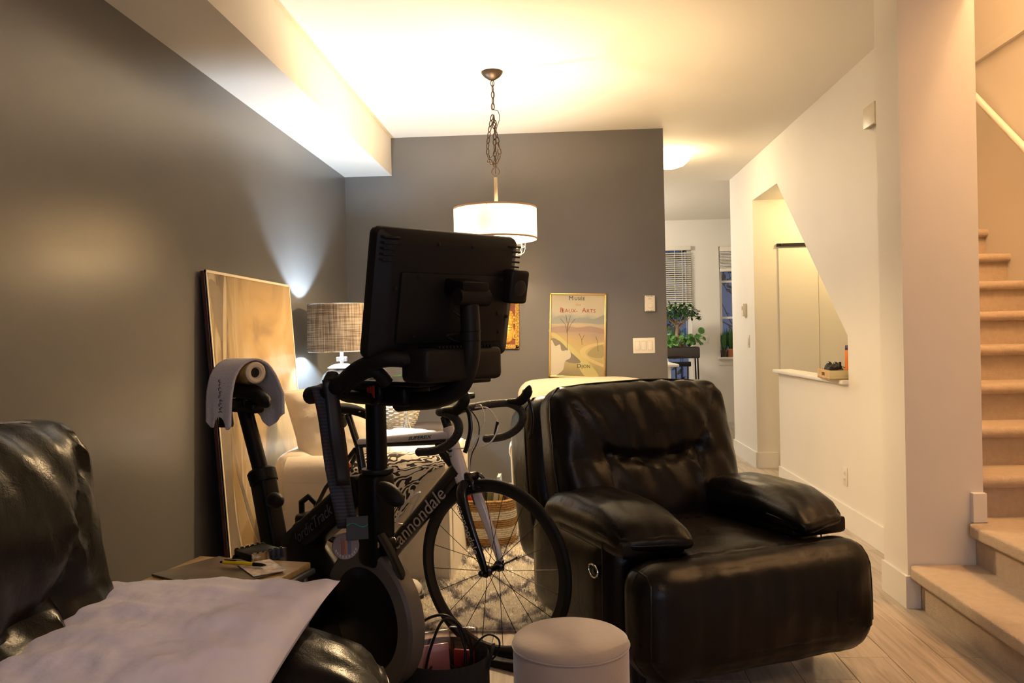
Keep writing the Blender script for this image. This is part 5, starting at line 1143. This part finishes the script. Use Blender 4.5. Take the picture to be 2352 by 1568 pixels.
# towel over the saddle
M_towel = mat('white_towel', (.58, .55, .56), .95, bump=.5, bscale=160, sheen=.3)
tw = MB(); pr = [(-.094, .955), (-.093, .985), (-.092, 1.02), (-.088, 1.06), (-.075, 1.11), (-.045, 1.150), (.0, 1.166), (.045, 1.150), (.078, 1.11), (.10, 1.06), (.106, 1.035), (.104, 1.00), (.102, .975)]
prs = [(p.x, p.y) for p in catmull([(a, b, 0) for a, b in pr], 4)]; NN = len(prs) - 1
def tow(u, v):
    k = v * NN; i = min(int(k), NN - 1); f = k - i; y = prs[i][0] * (1 - f) + prs[i + 1][0] * f; z = prs[i][1] * (1 - f) + prs[i + 1][1] * f
    x = -.80 + .165 * u; edge = abs(v * 2 - 1)
    if v > .72: x += .03 * (v - .72) / .28 * (u - .5); z -= .05 * max(0, (v - .8) / .2) * (1 - abs(u - .5) * 2) 
    if v < .25: z -= .02 * math.sin(u * 9) * (1 - v * 4)
    y += .010 * math.sin(u * 12) * max(0, edge - .4); return Vector((x, y, z))
two = tw.grid(tow, 20, 60).build('towel', M_towel, None, True, 80); two.location = EO; two.rotation_euler = (0, 0, ERZ); md = two.modifiers.new('thickness', 'SOLIDIFY'); md.thickness = .007
tag(two, 'white towel with dark stitched lettering draped over the bike saddle', 'towel')
rk = random.Random(3); tm_ = MB()
for k in range(9):
    z = .99 + k * .013; x = -.685 + .004 * (k % 2)
    tm_.tube([(x + .010 * math.cos(a), -.1015 + .03 * max(0, z - 1.06), z + .005 * math.sin(a)) for a in [rk.random() * 2 + .5 * j for j in range(7)]], .0014, 5)
tm_.build('stitched_marks', mat('navy_thread', (.04, .04, .10), .8), two)
two['label'] = 'white towel with dark stitched marks draped over the bike saddle'
# race medal on a striped ribbon, hung from the grip
def ribbon_mat():
    m, nt, b = new_mat('striped_ribbon'); L = nt.links; tc = node(nt, 'ShaderNodeTexCoord'); sx = node(nt, 'ShaderNodeSeparateXYZ'); L.new(tc.outputs['Object'], sx.inputs[0])
    mu = node(nt, 'ShaderNodeMath', operation='MULTIPLY'); mu.inputs[1].default_value = 110; L.new(sx.outputs['Z'], mu.inputs[0]); fr = node(nt, 'ShaderNodeMath', operation='FRACT'); L.new(mu.outputs[0], fr.inputs[0]); gt = node(nt, 'ShaderNodeMath', operation='GREATER_THAN'); gt.inputs[1].default_value = .6; L.new(fr.outputs[0], gt.inputs[0])
    mp = node(nt, 'ShaderNodeMapping'); mp.inputs['Scale'].default_value = (30, 30, 14); L.new(tc.outputs['Object'], mp.inputs[0]); n = node(nt, 'ShaderNodeTexNoise'); n.inputs['Scale'].default_value = 1; L.new(mp.outputs[0], n.inputs['Vector'])
    r = ramp(nt, n.outputs[0], [(.40, (.08, .010, .010)), (.50, (.03, .02, .024)), (.58, (.018, .03, .065))]); mx = node(nt, 'ShaderNodeMix', data_type='RGBA'); L.new(gt.outputs[0], mx.inputs['Factor']); mx.inputs['A'].default_value = (.012, .012, .014, 1); L.new(r.outputs[0], mx.inputs['B']); L.new(mx.outputs['Result'], b.inputs['Base Color']); b.inputs['Roughness'].default_value = .7; return m
md_ = thing('race_medal', 'round silver medal on a long striped ribbon hanging from the handlebar grip', 'medal', EM @ Vector((.03, -.20, 0)), 0)
vx = Vector((.92, .38, 0)).normalized()   # ribbon width direction, turned towards the room
def rib(name, x0, z0, x1, z1, w, m, par, off): 
    mb = MB(); n = 14
    for s in (-1, 1):
        pass
    def f(u, v): c = Vector((x0 + (x1 - x0) * v, off + .006 * math.sin(v * 7), z0 + (z1 - z0) * v)); return c + vx * ((u - .5) * w) + Vector((0, .004 * math.sin(u * 3 + v * 9), 0))
    o = mb.grid(f, 3, n).build(name, m, par); q = o.modifiers.new('thickness', 'SOLIDIFY'); q.thickness = .002; return o
M_rib = ribbon_mat()
rib('ribbon', .0, 1.098, .058, .735, .036, M_rib, md_, -.028); rib('ribbon', .018, 1.098, .062, .735, .036, M_rib, md_, .022)
MB().tube([(.0, -.028, 1.098), (.01, 0, 1.106), (.018, .022, 1.098)], .010, 8, flat=(2, .3)).build('ribbon_loop', M_rib, md_)
Mm = Matrix.Translation((.062, -.03, .690)) @ Vector((.35, -1, .05)).normalized().to_track_quat('Z', 'Y').to_matrix().to_4x4()
dk = MB().lathe([(.001, .003), (.030, .003), (.033, .0035), (.0345, .001), (.0345, -.002), (.001, -.002)], 40, Mm).build('medal_disc', mat('dull_silver', (.15, .12, .115), .45, metal=.4), md_)
for k, c in enumerate(((.16, .04, .03), (.25, .09, .02), (.05, .07, .13))): MB().bbox(-.012 + k * .009, -.005 + k * .009, -.020, .020 - k * .004, .003, .0045, .0005, 1, Mm).build('medal_stripe', mat('enamel', c, .4), dk)
for k in range(9): a = PI + .35 + (PI - .7) * k / 8; MB().bbox(-.002, .002, -.003, .003, .003, .0042, .0005, 1, Mm @ Matrix.Translation((.027 * math.cos(a), .027 * math.sin(a), 0))).build('medal_mark', M_seam, dk)
Mc = Matrix.Translation((.092, -.025, .735)) @ Vector((.35, -1, .05)).normalized().to_track_quat('Z', 'Y').to_matrix().to_4x4()
cdp = MB().bbox(-.028, .028, -.030, .030, -.001, .001, .0006, 1, Mc).build('ribbon_card', mat('dark_card', (.014, .014, .016), .5), md_); MB().tube([Mc @ Vector((-.027 + .054 * k / 12, .008 + .006 * math.sin(k / 12 * 6.2), .0018)) for k in range(13)], .0035, 6, flat=(1, .3)).build('teal_wave', mat('teal', (.03, .30, .24), .5), cdp)
st2 = thing('ankle_strap', 'black strap looped over the handlebar beside the medal', 'strap', EM @ Vector((.10, -.20, 0)), 0); 
def f2(u, v): return Vector((-.02 + .03 * v, -.01 + .004 * math.sin(v * 9), 1.12 - .27 * v)) + vx * ((u - .5) * .034)
o = MB().grid(f2, 3, 14).build('webbing', M_black, st2); q = o.modifiers.new('thickness', 'SOLIDIFY'); q.thickness = .003
MB().tube([(-.02, -.012, 1.12), (-.015, .005, 1.138), (-.01, .022, 1.12)], .008, 8, flat=(2, .4)).build('loop', M_black, st2)
# ------------------------------------------------------------------ road bicycle on a trainer (local x forward, origin under the front hub)
BO, BRZ = Vector((-.268, 3.10, 0)), math.radians(-30)
M_bblk = mat('gloss_black_frame', (.007, .0065, .007), .25, spec=.4, coat=.25); M_bwht = mat('gloss_white_frame', (.66, .62, .60), .28, coat=.4); M_tyre = mat('tyre_rubber', (.007, .007, .007), .65, spec=.25, bump=.2, bscale=260)
M_rim = mat('dark_rim', (.03, .028, .027), .3, metal=.5); M_tape2 = mat('black_bar_tape', (.012, .011, .011), .6, bump=.6, bscale=120); M_spoke = mat('spoke_steel', (.02, .018, .016), .4, metal=.6); M_let = mat('silver_lettering', (.42, .37, .32), .4)
rb = thing('road_bicycle', 'black and white road bicycle with drop handlebars and silver lettering', 'bicycle', BO, BRZ)
HZ = .347; HT, HB = Vector((-.200, 0, .872)), Vector((-.138, 0, .690)); CRW = Vector((-.118, 0, .645)); BB = Vector((-.585, 0, .272)); ST_ = Vector((-.680, 0, .790)); SPT = Vector((-.735, 0, .905)); RA = Vector((-.985, 0, .350))
def loft(a, b, ra, rb_, name, m, par, seg=18, n=6, fl=(1, 1), up=(0, 1, 0)):
    a, b = Vector(a), Vector(b); return MB().tube([a.lerp(b, k / n) for k in range(n + 1)], [ra + (rb_ - ra) * k / n for k in range(n + 1)], seg, flat=fl, up=up).build(name, m, par)
# frame
fr_ = loft(HT, HB, .022, .028, 'head_tube', M_bwht, rb, fl=(.9, 1.1))
loft(HB + Vector((-.012, 0, .022)), BB, .034, .031, 'down_tube', M_bblk, rb, fl=(.85, 1.15))
tt0, tt1 = HT + Vector((.008, 0, -.030)), ST_ + Vector((.012, 0, .0))
loft(tt0, tt1, .026, .019, 'top_tube', M_bwht, rb, fl=(1.05, .75)); loft(tt0 + Vector((-.006, 0, -.022)), tt1 + Vector((0, 0, -.014)), .022, .014, 'top_tube_underside', M_bblk, rb, fl=(1.0, .7))
loft(ST_, BB, .017, .024, 'seat_tube', M_bblk, rb)
MB().tube(catmull([HB + Vector((-.01, 0, -.005)), HB + Vector((-.035, 0, .03)), HT + Vector((-.035, 0, -.09)), HT + Vector((-.045, 0, -.05))], 6), .024, 12, flat=(.8, .8), up=(0, 1, 0)).build('frame_gusset', M_bblk, rb)
for s in (-1, 1):
    MB().tube([ST_ + Vector((-.005, s * .012, -.03)), (ST_ + RA) / 2 + Vector((0, s * .045, .02)), RA + Vector((0, s * .062, 0))], [.011, .009, .008], 10).build('seat_stay', M_bblk, rb)
    MB().tube([BB + Vector((-.02, s * .025, 0)), (BB + RA) / 2 + Vector((0, s * .05, 0)), RA + Vector((0, s * .062, 0))], [.014, .012, .009], 10).build('chain_stay', M_bblk, rb)
MB().lathe([(.030, -.036), (.032, 0), (.030, .036)], 24, Matrix.Translation(BB) @ Matrix.Rotation(PI / 2, 4, 'X'), cap=True).build('bottom_bracket', M_bblk, rb)
def along(a, b, txt, size, m, off, par, shear=0, w=1.0, taper=0, pos=.5, name='lettering'):
    "lettering on the near (-y) flank of a tube, reading from a to b"
    a, b = Vector(a), Vector(b); d = (b - a).normalized(); n = Vector((-d.z, 0, d.x)); c = a.lerp(b, pos); vs, fs = text_mesh(txt, size, .0006, shear, 1.0, w)
    return MB().add([c + d * v.x + n * v.y + Vector((0, -off - v.z + taper * v.x + (v.y / size) ** 2 * .008, 0)) for v in vs], fs).build(name, m, par, False)
along(BB, HB, 'cannondale', .078, M_let, .0355, rb, 0, 1.02, pos=.56)
along(tt1, tt0, 'SUPERSIX', .020, M_bblk, .026, rb, .3, 1.4, pos=.72)
# crossed C emblem on the head tube
cx = HT.lerp(HB, .42)
MB().tube([cx + Vector((.013 * math.cos(a), -.0262, .017 * math.sin(a) + .004)) for a in [math.radians(x) for x in range(50, 315, 12)]], .0042, 8).build('emblem', M_bblk, fr_)
MB().tube([cx + Vector((.022 * math.cos(a) - .002, -.0255, .034 * math.sin(a))) for a in [math.radians(x) for x in range(215, 300, 10)]], .0018, 6).tube([cx + Vector((.022 * math.cos(a) - .002, -.0255, .034 * math.sin(a))) for a in [math.radians(x) for x in range(95, 160, 10)]], .0018, 6).build('emblem_arc', M_bblk, fr_)
# fork
for s in (-1, 1):
    pts = catmull([CRW + Vector((0, s * .012, .02)), CRW + Vector((.012, s * .045, -.03)), Vector((-.060, s * .056, .50)), Vector((-.018, s * .055, .40)), Vector((0, s * .054, HZ))], 6); n = len(pts)
    fb = MB().tube(pts, [.024 - .012 * k / (n - 1) for k in range(n)], 14, flat=(.75, 1.2), up=(0, 1, 0)).build('fork_blade', M_bblk if s < 0 else M_bwht, rb)
    MB().tube(pts[3:n - 6], [.017 - .008 * k / n for k in range(n - 9)], 10, flat=(.78, .8), up=(0, 1, 0)).build('fork_stripe', M_bwht if s > 0 else M_bblk, fb)
    MB().bbox(-.012, .012, s * .054 - .006, s * .054 + .006, HZ - .02, HZ + .02, .004).build('dropout', M_bblk, fb)
MB().tube([HB + Vector((.0, 0, .0)), CRW + Vector((.004, 0, -.005))], [.030, .027], 16, flat=(1, 1.1)).build('fork_crown', M_bwht, rb)
a_, b_2 = Vector((-.104, -.055, .60)), Vector((-.022, -.055, .405))
along(a_, b_2, 'cannondale', .034, M_let, .0195, rb, 0, 1.25, .03, pos=.50)
# front wheel
wh = MB(); Wm = Matrix.Translation((0, 0, HZ)) @ Matrix.Rotation(PI / 2, 4, 'X')
def ring(prof, seg=96): return MB().lathe(prof + [prof[0]], seg, Wm)
tyre = ring([(.3385 - .0125 * (1 - math.cos(a)), .0125 * math.sin(a)) for a in [2 * PI * k / 14 for k in range(14)]]).build('tyre', M_tyre, rb)
rim = ring([(.320, -.009), (.318, .009), (.312, .0105), (.290, .008), (.286, 0), (.290, -.008), (.312, -.0105)]).build('rim', M_rim, rb)
MB().lathe([(.3135, -.0108), (.3065, -.0105)], 96, Wm).build('brake_track', M_fly, rim)
hub = MB().lathe([(.001, -.052), (.010, -.052), (.012, -.046), (.020, -.040), (.021, -.034), (.012, -.028), (.011, .028), (.021, .034), (.020, .040), (.012, .046), (.010, .052), (.001, .052)], 28, Wm).build('hub', M_bblk, rb)
MB().tube([(0, -.075, HZ), (0, .072, HZ)], .006, 10).ell((0, -.078, HZ), (.012, .010, .012), 14, 8).build('quick_release', M_bblk, hub)
MB().tube(catmull([(0, .075, HZ), (.02, .085, HZ + .01), (.055, .08, HZ + .03)], 5), .006, 8, flat=(1, .6)).build('release_lever', M_bblk, hub)
for k in range(20):
    a = 2 * PI * k / 20 + .12; s = 1 if k % 2 else -1
    MB().tube([(.018 * math.cos(a), s * .036, HZ + .018 * math.sin(a)), (.292 * math.cos(a + .0), s * .003, HZ + .292 * math.sin(a))], .0013, 5).build('spoke', M_spoke, rb)
MB().tube([(.286 * math.cos(1.9), 0, HZ + .286 * math.sin(1.9)), (.245 * math.cos(1.9), 0, HZ + .245 * math.sin(1.9))], .0026, 6).build('valve_stem', M_black, rim)
# front brake
br = MB().bbox(-.112, -.072, -.028, .028, .672, .706, .010, 3).build('brake_caliper', M_bblk, rb)
for s in (-1, 1): MB().tube(catmull([(-.088, s * .022, .70), (-.062, s * .036, .675), (-.058, s * .030, .645)], 5), .007, 8).build('brake_arm', M_bblk, br); MB().bbox(-.075, -.035, s * .020 - .005, s * .020 + .005, .640, .655, .003).build('brake_pad', M_black, br)
# stem, handlebar, hoods, drops
stt = HT + Vector((-.016, 0, .040)); BC = Vector((-.118, 0, .948))
MB().tube([HT, stt], .019, 14).build('spacers', M_bblk, rb); MB().tube([stt, BC], [.019, .017], 14).build('stem', M_bblk, rb)
hbp = lambda s: catmull([(-.118, 0, .948), (-.116, s * .06, .949), (-.110, s * .13, .951), (-.085, s * .195, .952), (-.040, s * .208, .950), (.005, s * .210, .925), (.010, s * .211, .885), (-.025, s * .212, .845), (-.090, s * .213, .815), (-.180, s * .213, .803)], 8)
for s in (-1, 1):
    p_ = hbp(s); n = len(p_); MB().tube(p_, [.0155] * 16 + [.0158] * (n - 18) + [.0165, .012], 14).build('drop_bar', M_tape2, rb)
    hd_ = MB().tube(catmull([(-.050, s * .208, .955), (.000, s * .209, .962), (.030, s * .209, .985), (.040, s * .208, 1.008), (.036, s * .207, 1.016)], 6), [.016] * 6 + [.019] * 6 + [.020] * 6 + [.017] * 6 + [.010], 14).build('brake_hood', M_rub, rb)
    MB().tube(catmull([(.030, s * .206, .985), (.052, s * .204, .955), (.060, s * .206, .90), (.050, s * .212, .845), (.040, s * .216, .815)], 6), .007, 8, flat=(.7, 1.3)).build('brake_lever', M_bblk, hd_)
    MB().tube(catmull([(-.112, s * .055, .950), (-.070, s * .045, .955), (-.040, s * .02, .90), (-.060, s * -.005, .83), (-.092, s * -.004, .77), (-.10, 0, .712)], 8), .0024, 6).build('brake_cable', M_bwht if s > 0 else M_black, rb)
MB().tube(catmull([(-.112, .045, .945), (-.050, .06, .945), (-.005, .06, .885), (-.030, .04, .815), (-.10, .01, .795), (-.165, -.024, .795)], 8), .0028, 6).build('shift_cable', M_bwht, rb)
MB().tube([(-.006, .060, .895), (-.016, .055, .845)], .006, 8).build('barrel_adjuster', M_black, rb)
MB().bbox(-.145, -.05, -.03, .03, .962, .985, .006, 2, Matrix.Translation((-.05, .02, .02))).build('bike_computer', M_black, rb)
# saddle
MB().tube([ST_ + Vector((0, 0, -.02)), SPT], .0145, 14).build('seat_post', M_bblk, rb)
s2 = saddle_mb(.265, .145, .03); s2.v = [v + SPT + Vector((.02, 0, .030)) for v in s2.v]; so_ = s2.build('saddle', M_rub, rb)
for s in (-1, 1): MB().tube(catmull([SPT + Vector((-.07, s * .03, .018)), SPT + Vector((0, s * .02, .004)), SPT + Vector((.09, s * .015, .016))], 5), .0035, 6).build('saddle_rail', M_chrome, so_)
MB().cushion(SPT + Vector((-.08, 0, -.03)), (.05, .04, .035), .7, 5).build('saddle_bag', M_black, so_)
# crankset
rg_ = MB().lathe([(.098, -.003), (.104, -.002), (.104, .002), (.098, .003), (.080, .003), (.080, -.003), (.098, -.003)], 64, Matrix.Translation(BB + Vector((0, -.045, 0))) @ Matrix.Rotation(PI / 2, 4, 'X')).build('chainring', M_bblk, rb)
for k in range(5): a = 2 * PI * k / 5; MB().tube([BB + Vector((0, -.047, 0)), BB + Vector((.085 * math.cos(a), -.046, .085 * math.sin(a)))], .007, 8).build('spider_arm', M_bblk, rg_)
for s in (-1, 1):
    e = BB + Vector((s * .10, s * .075, s * -.135)); ca = MB().tube([BB + Vector((0, s * .05, 0)), e], [.016, .012], 10).build('crank_arm', M_bblk, rb); MB().bbox(e.x - .035, e.x + .035, min(e.y, e.y + s * .06), max(e.y, e.y + s * .06), e.z - .010, e.z + .010, .005).build('pedal', M_black, ca)
# bottle cages: white loops on the down tube and the seat tube
for i, (a, b) in enumerate(((BB.lerp(HB, .40), BB.lerp(HB, .74)), (BB.lerp(ST_, .30), BB.lerp(ST_, .62)))):
    d = (b - a).normalized(); n = Vector((-d.z, 0, d.x)) * (1 if i == 0 else -1); ln = .145
    if n.x * (1 if i else -1) < 0 and False: n = -n
    cg = MB()
    for s in (-1, 1): cg.tube(catmull([a + n * .038, a + n * .055 + Vector((0, s * .034, 0)), a + d * .05 + n * .075 + Vector((0, s * .040, 0)), a + d * .10 + n * .085 + Vector((0, s * .036, 0)), a + d * ln + n * .085 + Vector((0, s * .012, 0)), a + d * (ln + .008) + n * .080], 6), .0042, 8)
    cg.tube([a + n * .038, a + d * .11 + n * .038], .006, 8); cg.build('bottle_cage', M_bblk if i else M_bwht, rb)
# ------------------------------------------------------------------ trainer holding the rear axle
BM = Matrix.Translation(BO) @ Matrix.Rotation(BRZ, 4, 'Z')
ax = RA
trn = thing('bike_trainer', 'black indoor bike trainer with a hexagonal carry handle behind the road bicycle', 'bike trainer', BM @ Vector((ax.x, 0, 0)), BRZ)
MB().bbox(-.05, .05, -.05, .05, .06, .46, .02, 3).build('body', M_ebk, trn)
for s in (-1, 1): o = MB().tube([(0, 0, .10), (.05, s * .25, .045)], .022, 12).build('leg', M_ebk, trn); MB().lathe([(.001, 0), (.03, 0), (.03, .022), (.001, .03)], 16, Matrix.Translation((.05, s * .25, 0))).build('foot', M_rub, o)
MB().bbox(-.26, .24, -.03, .03, .03, .075, .012).build('spine', M_ebk, trn)
for x in (-.24, .22): MB().bbox(x - .03, x + .03, -.04, .04, 0, .035, .01).build('foot', M_rub, trn)
MB().lathe([(.001, -.11), (.12, -.11), (.128, -.10), (.128, -.075), (.12, -.065), (.001, -.065)], 48, Matrix.Translation((.10, 0, .26)) @ Matrix.Rotation(-PI / 2, 4, 'X')).build('flywheel', M_fly, trn)
MB().tube([(0, -.066, ax.z), (0, .066, ax.z)], .012, 12).build('axle', M_chrome, trn)
hx = [(.052 * math.cos(2 * PI * k / 6 + PI / 6) * 1.05, .058 * math.sin(2 * PI * k / 6 + PI / 6) + .475) for k in range(6)]
MB().tube([(a + .0, 0, b) for a, b in hx], .014, 10, closed=True).build('carry_handle', M_ebk, trn)
# block under the front wheel
rs = thing('front_wheel_block', 'black riser block cradling the front wheel of the road bicycle', 'wheel block', BO, BRZ)
o = MB()
for s in (-1, 1): o.cushion((0.02, s * .042, .028), (.20, .024, .028), .6, 8, lambda q, p: Vector((p.x, p.y, p.z * (.55 + .45 * q.x * q.x))))
o.cushion((0.02, 0, .0035), (.18, .05, .003), .5, 3); 
for i_, s in enumerate((-1, 1)): MB().cushion((0.02, s * .042, .028), (.20, .024, .028), .6, 8, lambda q, p: Vector((p.x, p.y, p.z * (.55 + .45 * q.x * q.x)))).build('cradle_rail', M_ebk, rs)
MB().box(-.17, .21, -.045, .045, .0005, .004).build('base_plate', M_ebk, rs, False)
# ------------------------------------------------------------------ black fabric bin full of cables
bn0 = PZ(1022, 1497, .295); BRd = .130
bn = thing('fabric_bin', 'black fabric bin with a pale lining standing beside the flywheel', 'bin', (bn0.x, bn0.y, 0)); M_felt = mat('black_felt', (.010, .009, .010), .9, bump=.3, bscale=120); M_lin = mat('pale_lining', (.45, .40, .32), .8)
def binw(r, z0, z1, top=True): return [(r, z0), (r * 1.01, (z0 + z1) / 2), (r, z1)]
MB().lathe([(.001, .004), (BRd * .97, .004), (BRd * .99, .02), (BRd, .15), (BRd * 1.0, .29), (BRd * .985, .294), (BRd * .97, .29), (BRd * .97, .02), (.001, .012)], 56).build('wall', M_felt, bn)
MB().lathe([(BRd * .968, .20), (BRd * .965, .286), (BRd * .955, .28), (BRd * .955, .20)], 40, None, False, PI * .85, PI * 1.62).build('lining', M_lin, bn)
for s in (-1, 1): MB().tube(catmull([(s * BRd, -.04, .26), (s * (BRd + .012), -.02, .31), (s * (BRd + .012), .02, .31), (s * BRd, .04, .26)], 5), .006, 8, flat=(1, .4)).build('handle', M_felt, bn)
rr2 = random.Random(9); cbl = []
base = Vector((bn0.x, bn0.y, 0))
def cable(pts, r, label, m=M_black):
    o = tag(MB().tube(catmull(pts, 10), r, 8).build('cable', m), label, 'cable', 'cables in the fabric bin'); o.location = base; return o
cable([(-.10, .02, .24), (-.105, .03, .33), (-.06, .05, .375), (.00, .05, .385), (.05, .045, .34), (.075, .04, .25), (.03, .02, .20)], .0042, 'thick black cable arching high over the fabric bin')
cable([(-.06, -.01, .23), (-.045, .01, .30), (-.01, .035, .375), (.03, .05, .36), (.055, .045, .28), (.05, .03, .22)], .0042, 'second black cable arching inside the thick one over the fabric bin')
cable([(.06, .02, .22), (.085, .03, .30), (.125, .03, .335), (.160, .01, .325), (.150, .0, .285), (.105, -.0, .25), (.05, -.02, .22)], .003, 'thin black cable looping out past the rim of the fabric bin')
cable([(-.10, .03, .25), (-.112, -.02, .285), (-.08, -.06, .275), (-.03, -.085, .27), (.03, -.08, .25), (.07, -.03, .235)], .0042, 'black cable lying round the inside rim of the fabric bin')
for i, lb in enumerate(('tangled black cable coil heaped in the fabric bin', 'black lead with grey plug heaped in the fabric bin', 'glossy black cord coiled deep in the fabric bin')):
    z = .15 + .03 * i; cable([(.075 * math.cos(k * 1.3 + i) * (.6 + .4 * rr2.random()), .07 * math.sin(k * 1.3 + i), z + .04 * rr2.random()) for k in range(9)], .004, lb, M_dark if i == 1 else M_black)
pbg = thing('pink_pouch', 'clear plastic pouch with a pink sheet inside the fabric bin', 'pouch', base + Vector((-.045, .035, .215)), .35); M_pk = mat('pink_sheet', (.42, .19, .22), .35, coat=.5); M_clr = glass_mat('clear_plastic', (.95, .88, .86), .12, .12)
MB().bbox(-.055, .055, -.006, .006, 0, .085, .004, 2, Matrix.Rotation(math.radians(-12), 4, 'X')).build('pink_sheet', M_pk, pbg); MB().bbox(-.062, .062, -.010, .010, -.005, .125, .005, 2, Matrix.Rotation(math.radians(-12), 4, 'X')).build('plastic_sleeve', M_clr, pbg)
rbg = thing('red_package', 'clear bag with a red packet at the back of the fabric bin', 'package', base + Vector((.045, .075, .21)), -.2); MB().bbox(-.03, .035, -.006, .006, .01, .065, .004).build('red_packet', mat('red_wrap', (.30, .035, .035), .35), rbg); MB().bbox(-.042, .045, -.011, .011, 0, .135, .006).build('plastic_bag', M_clr, rbg)
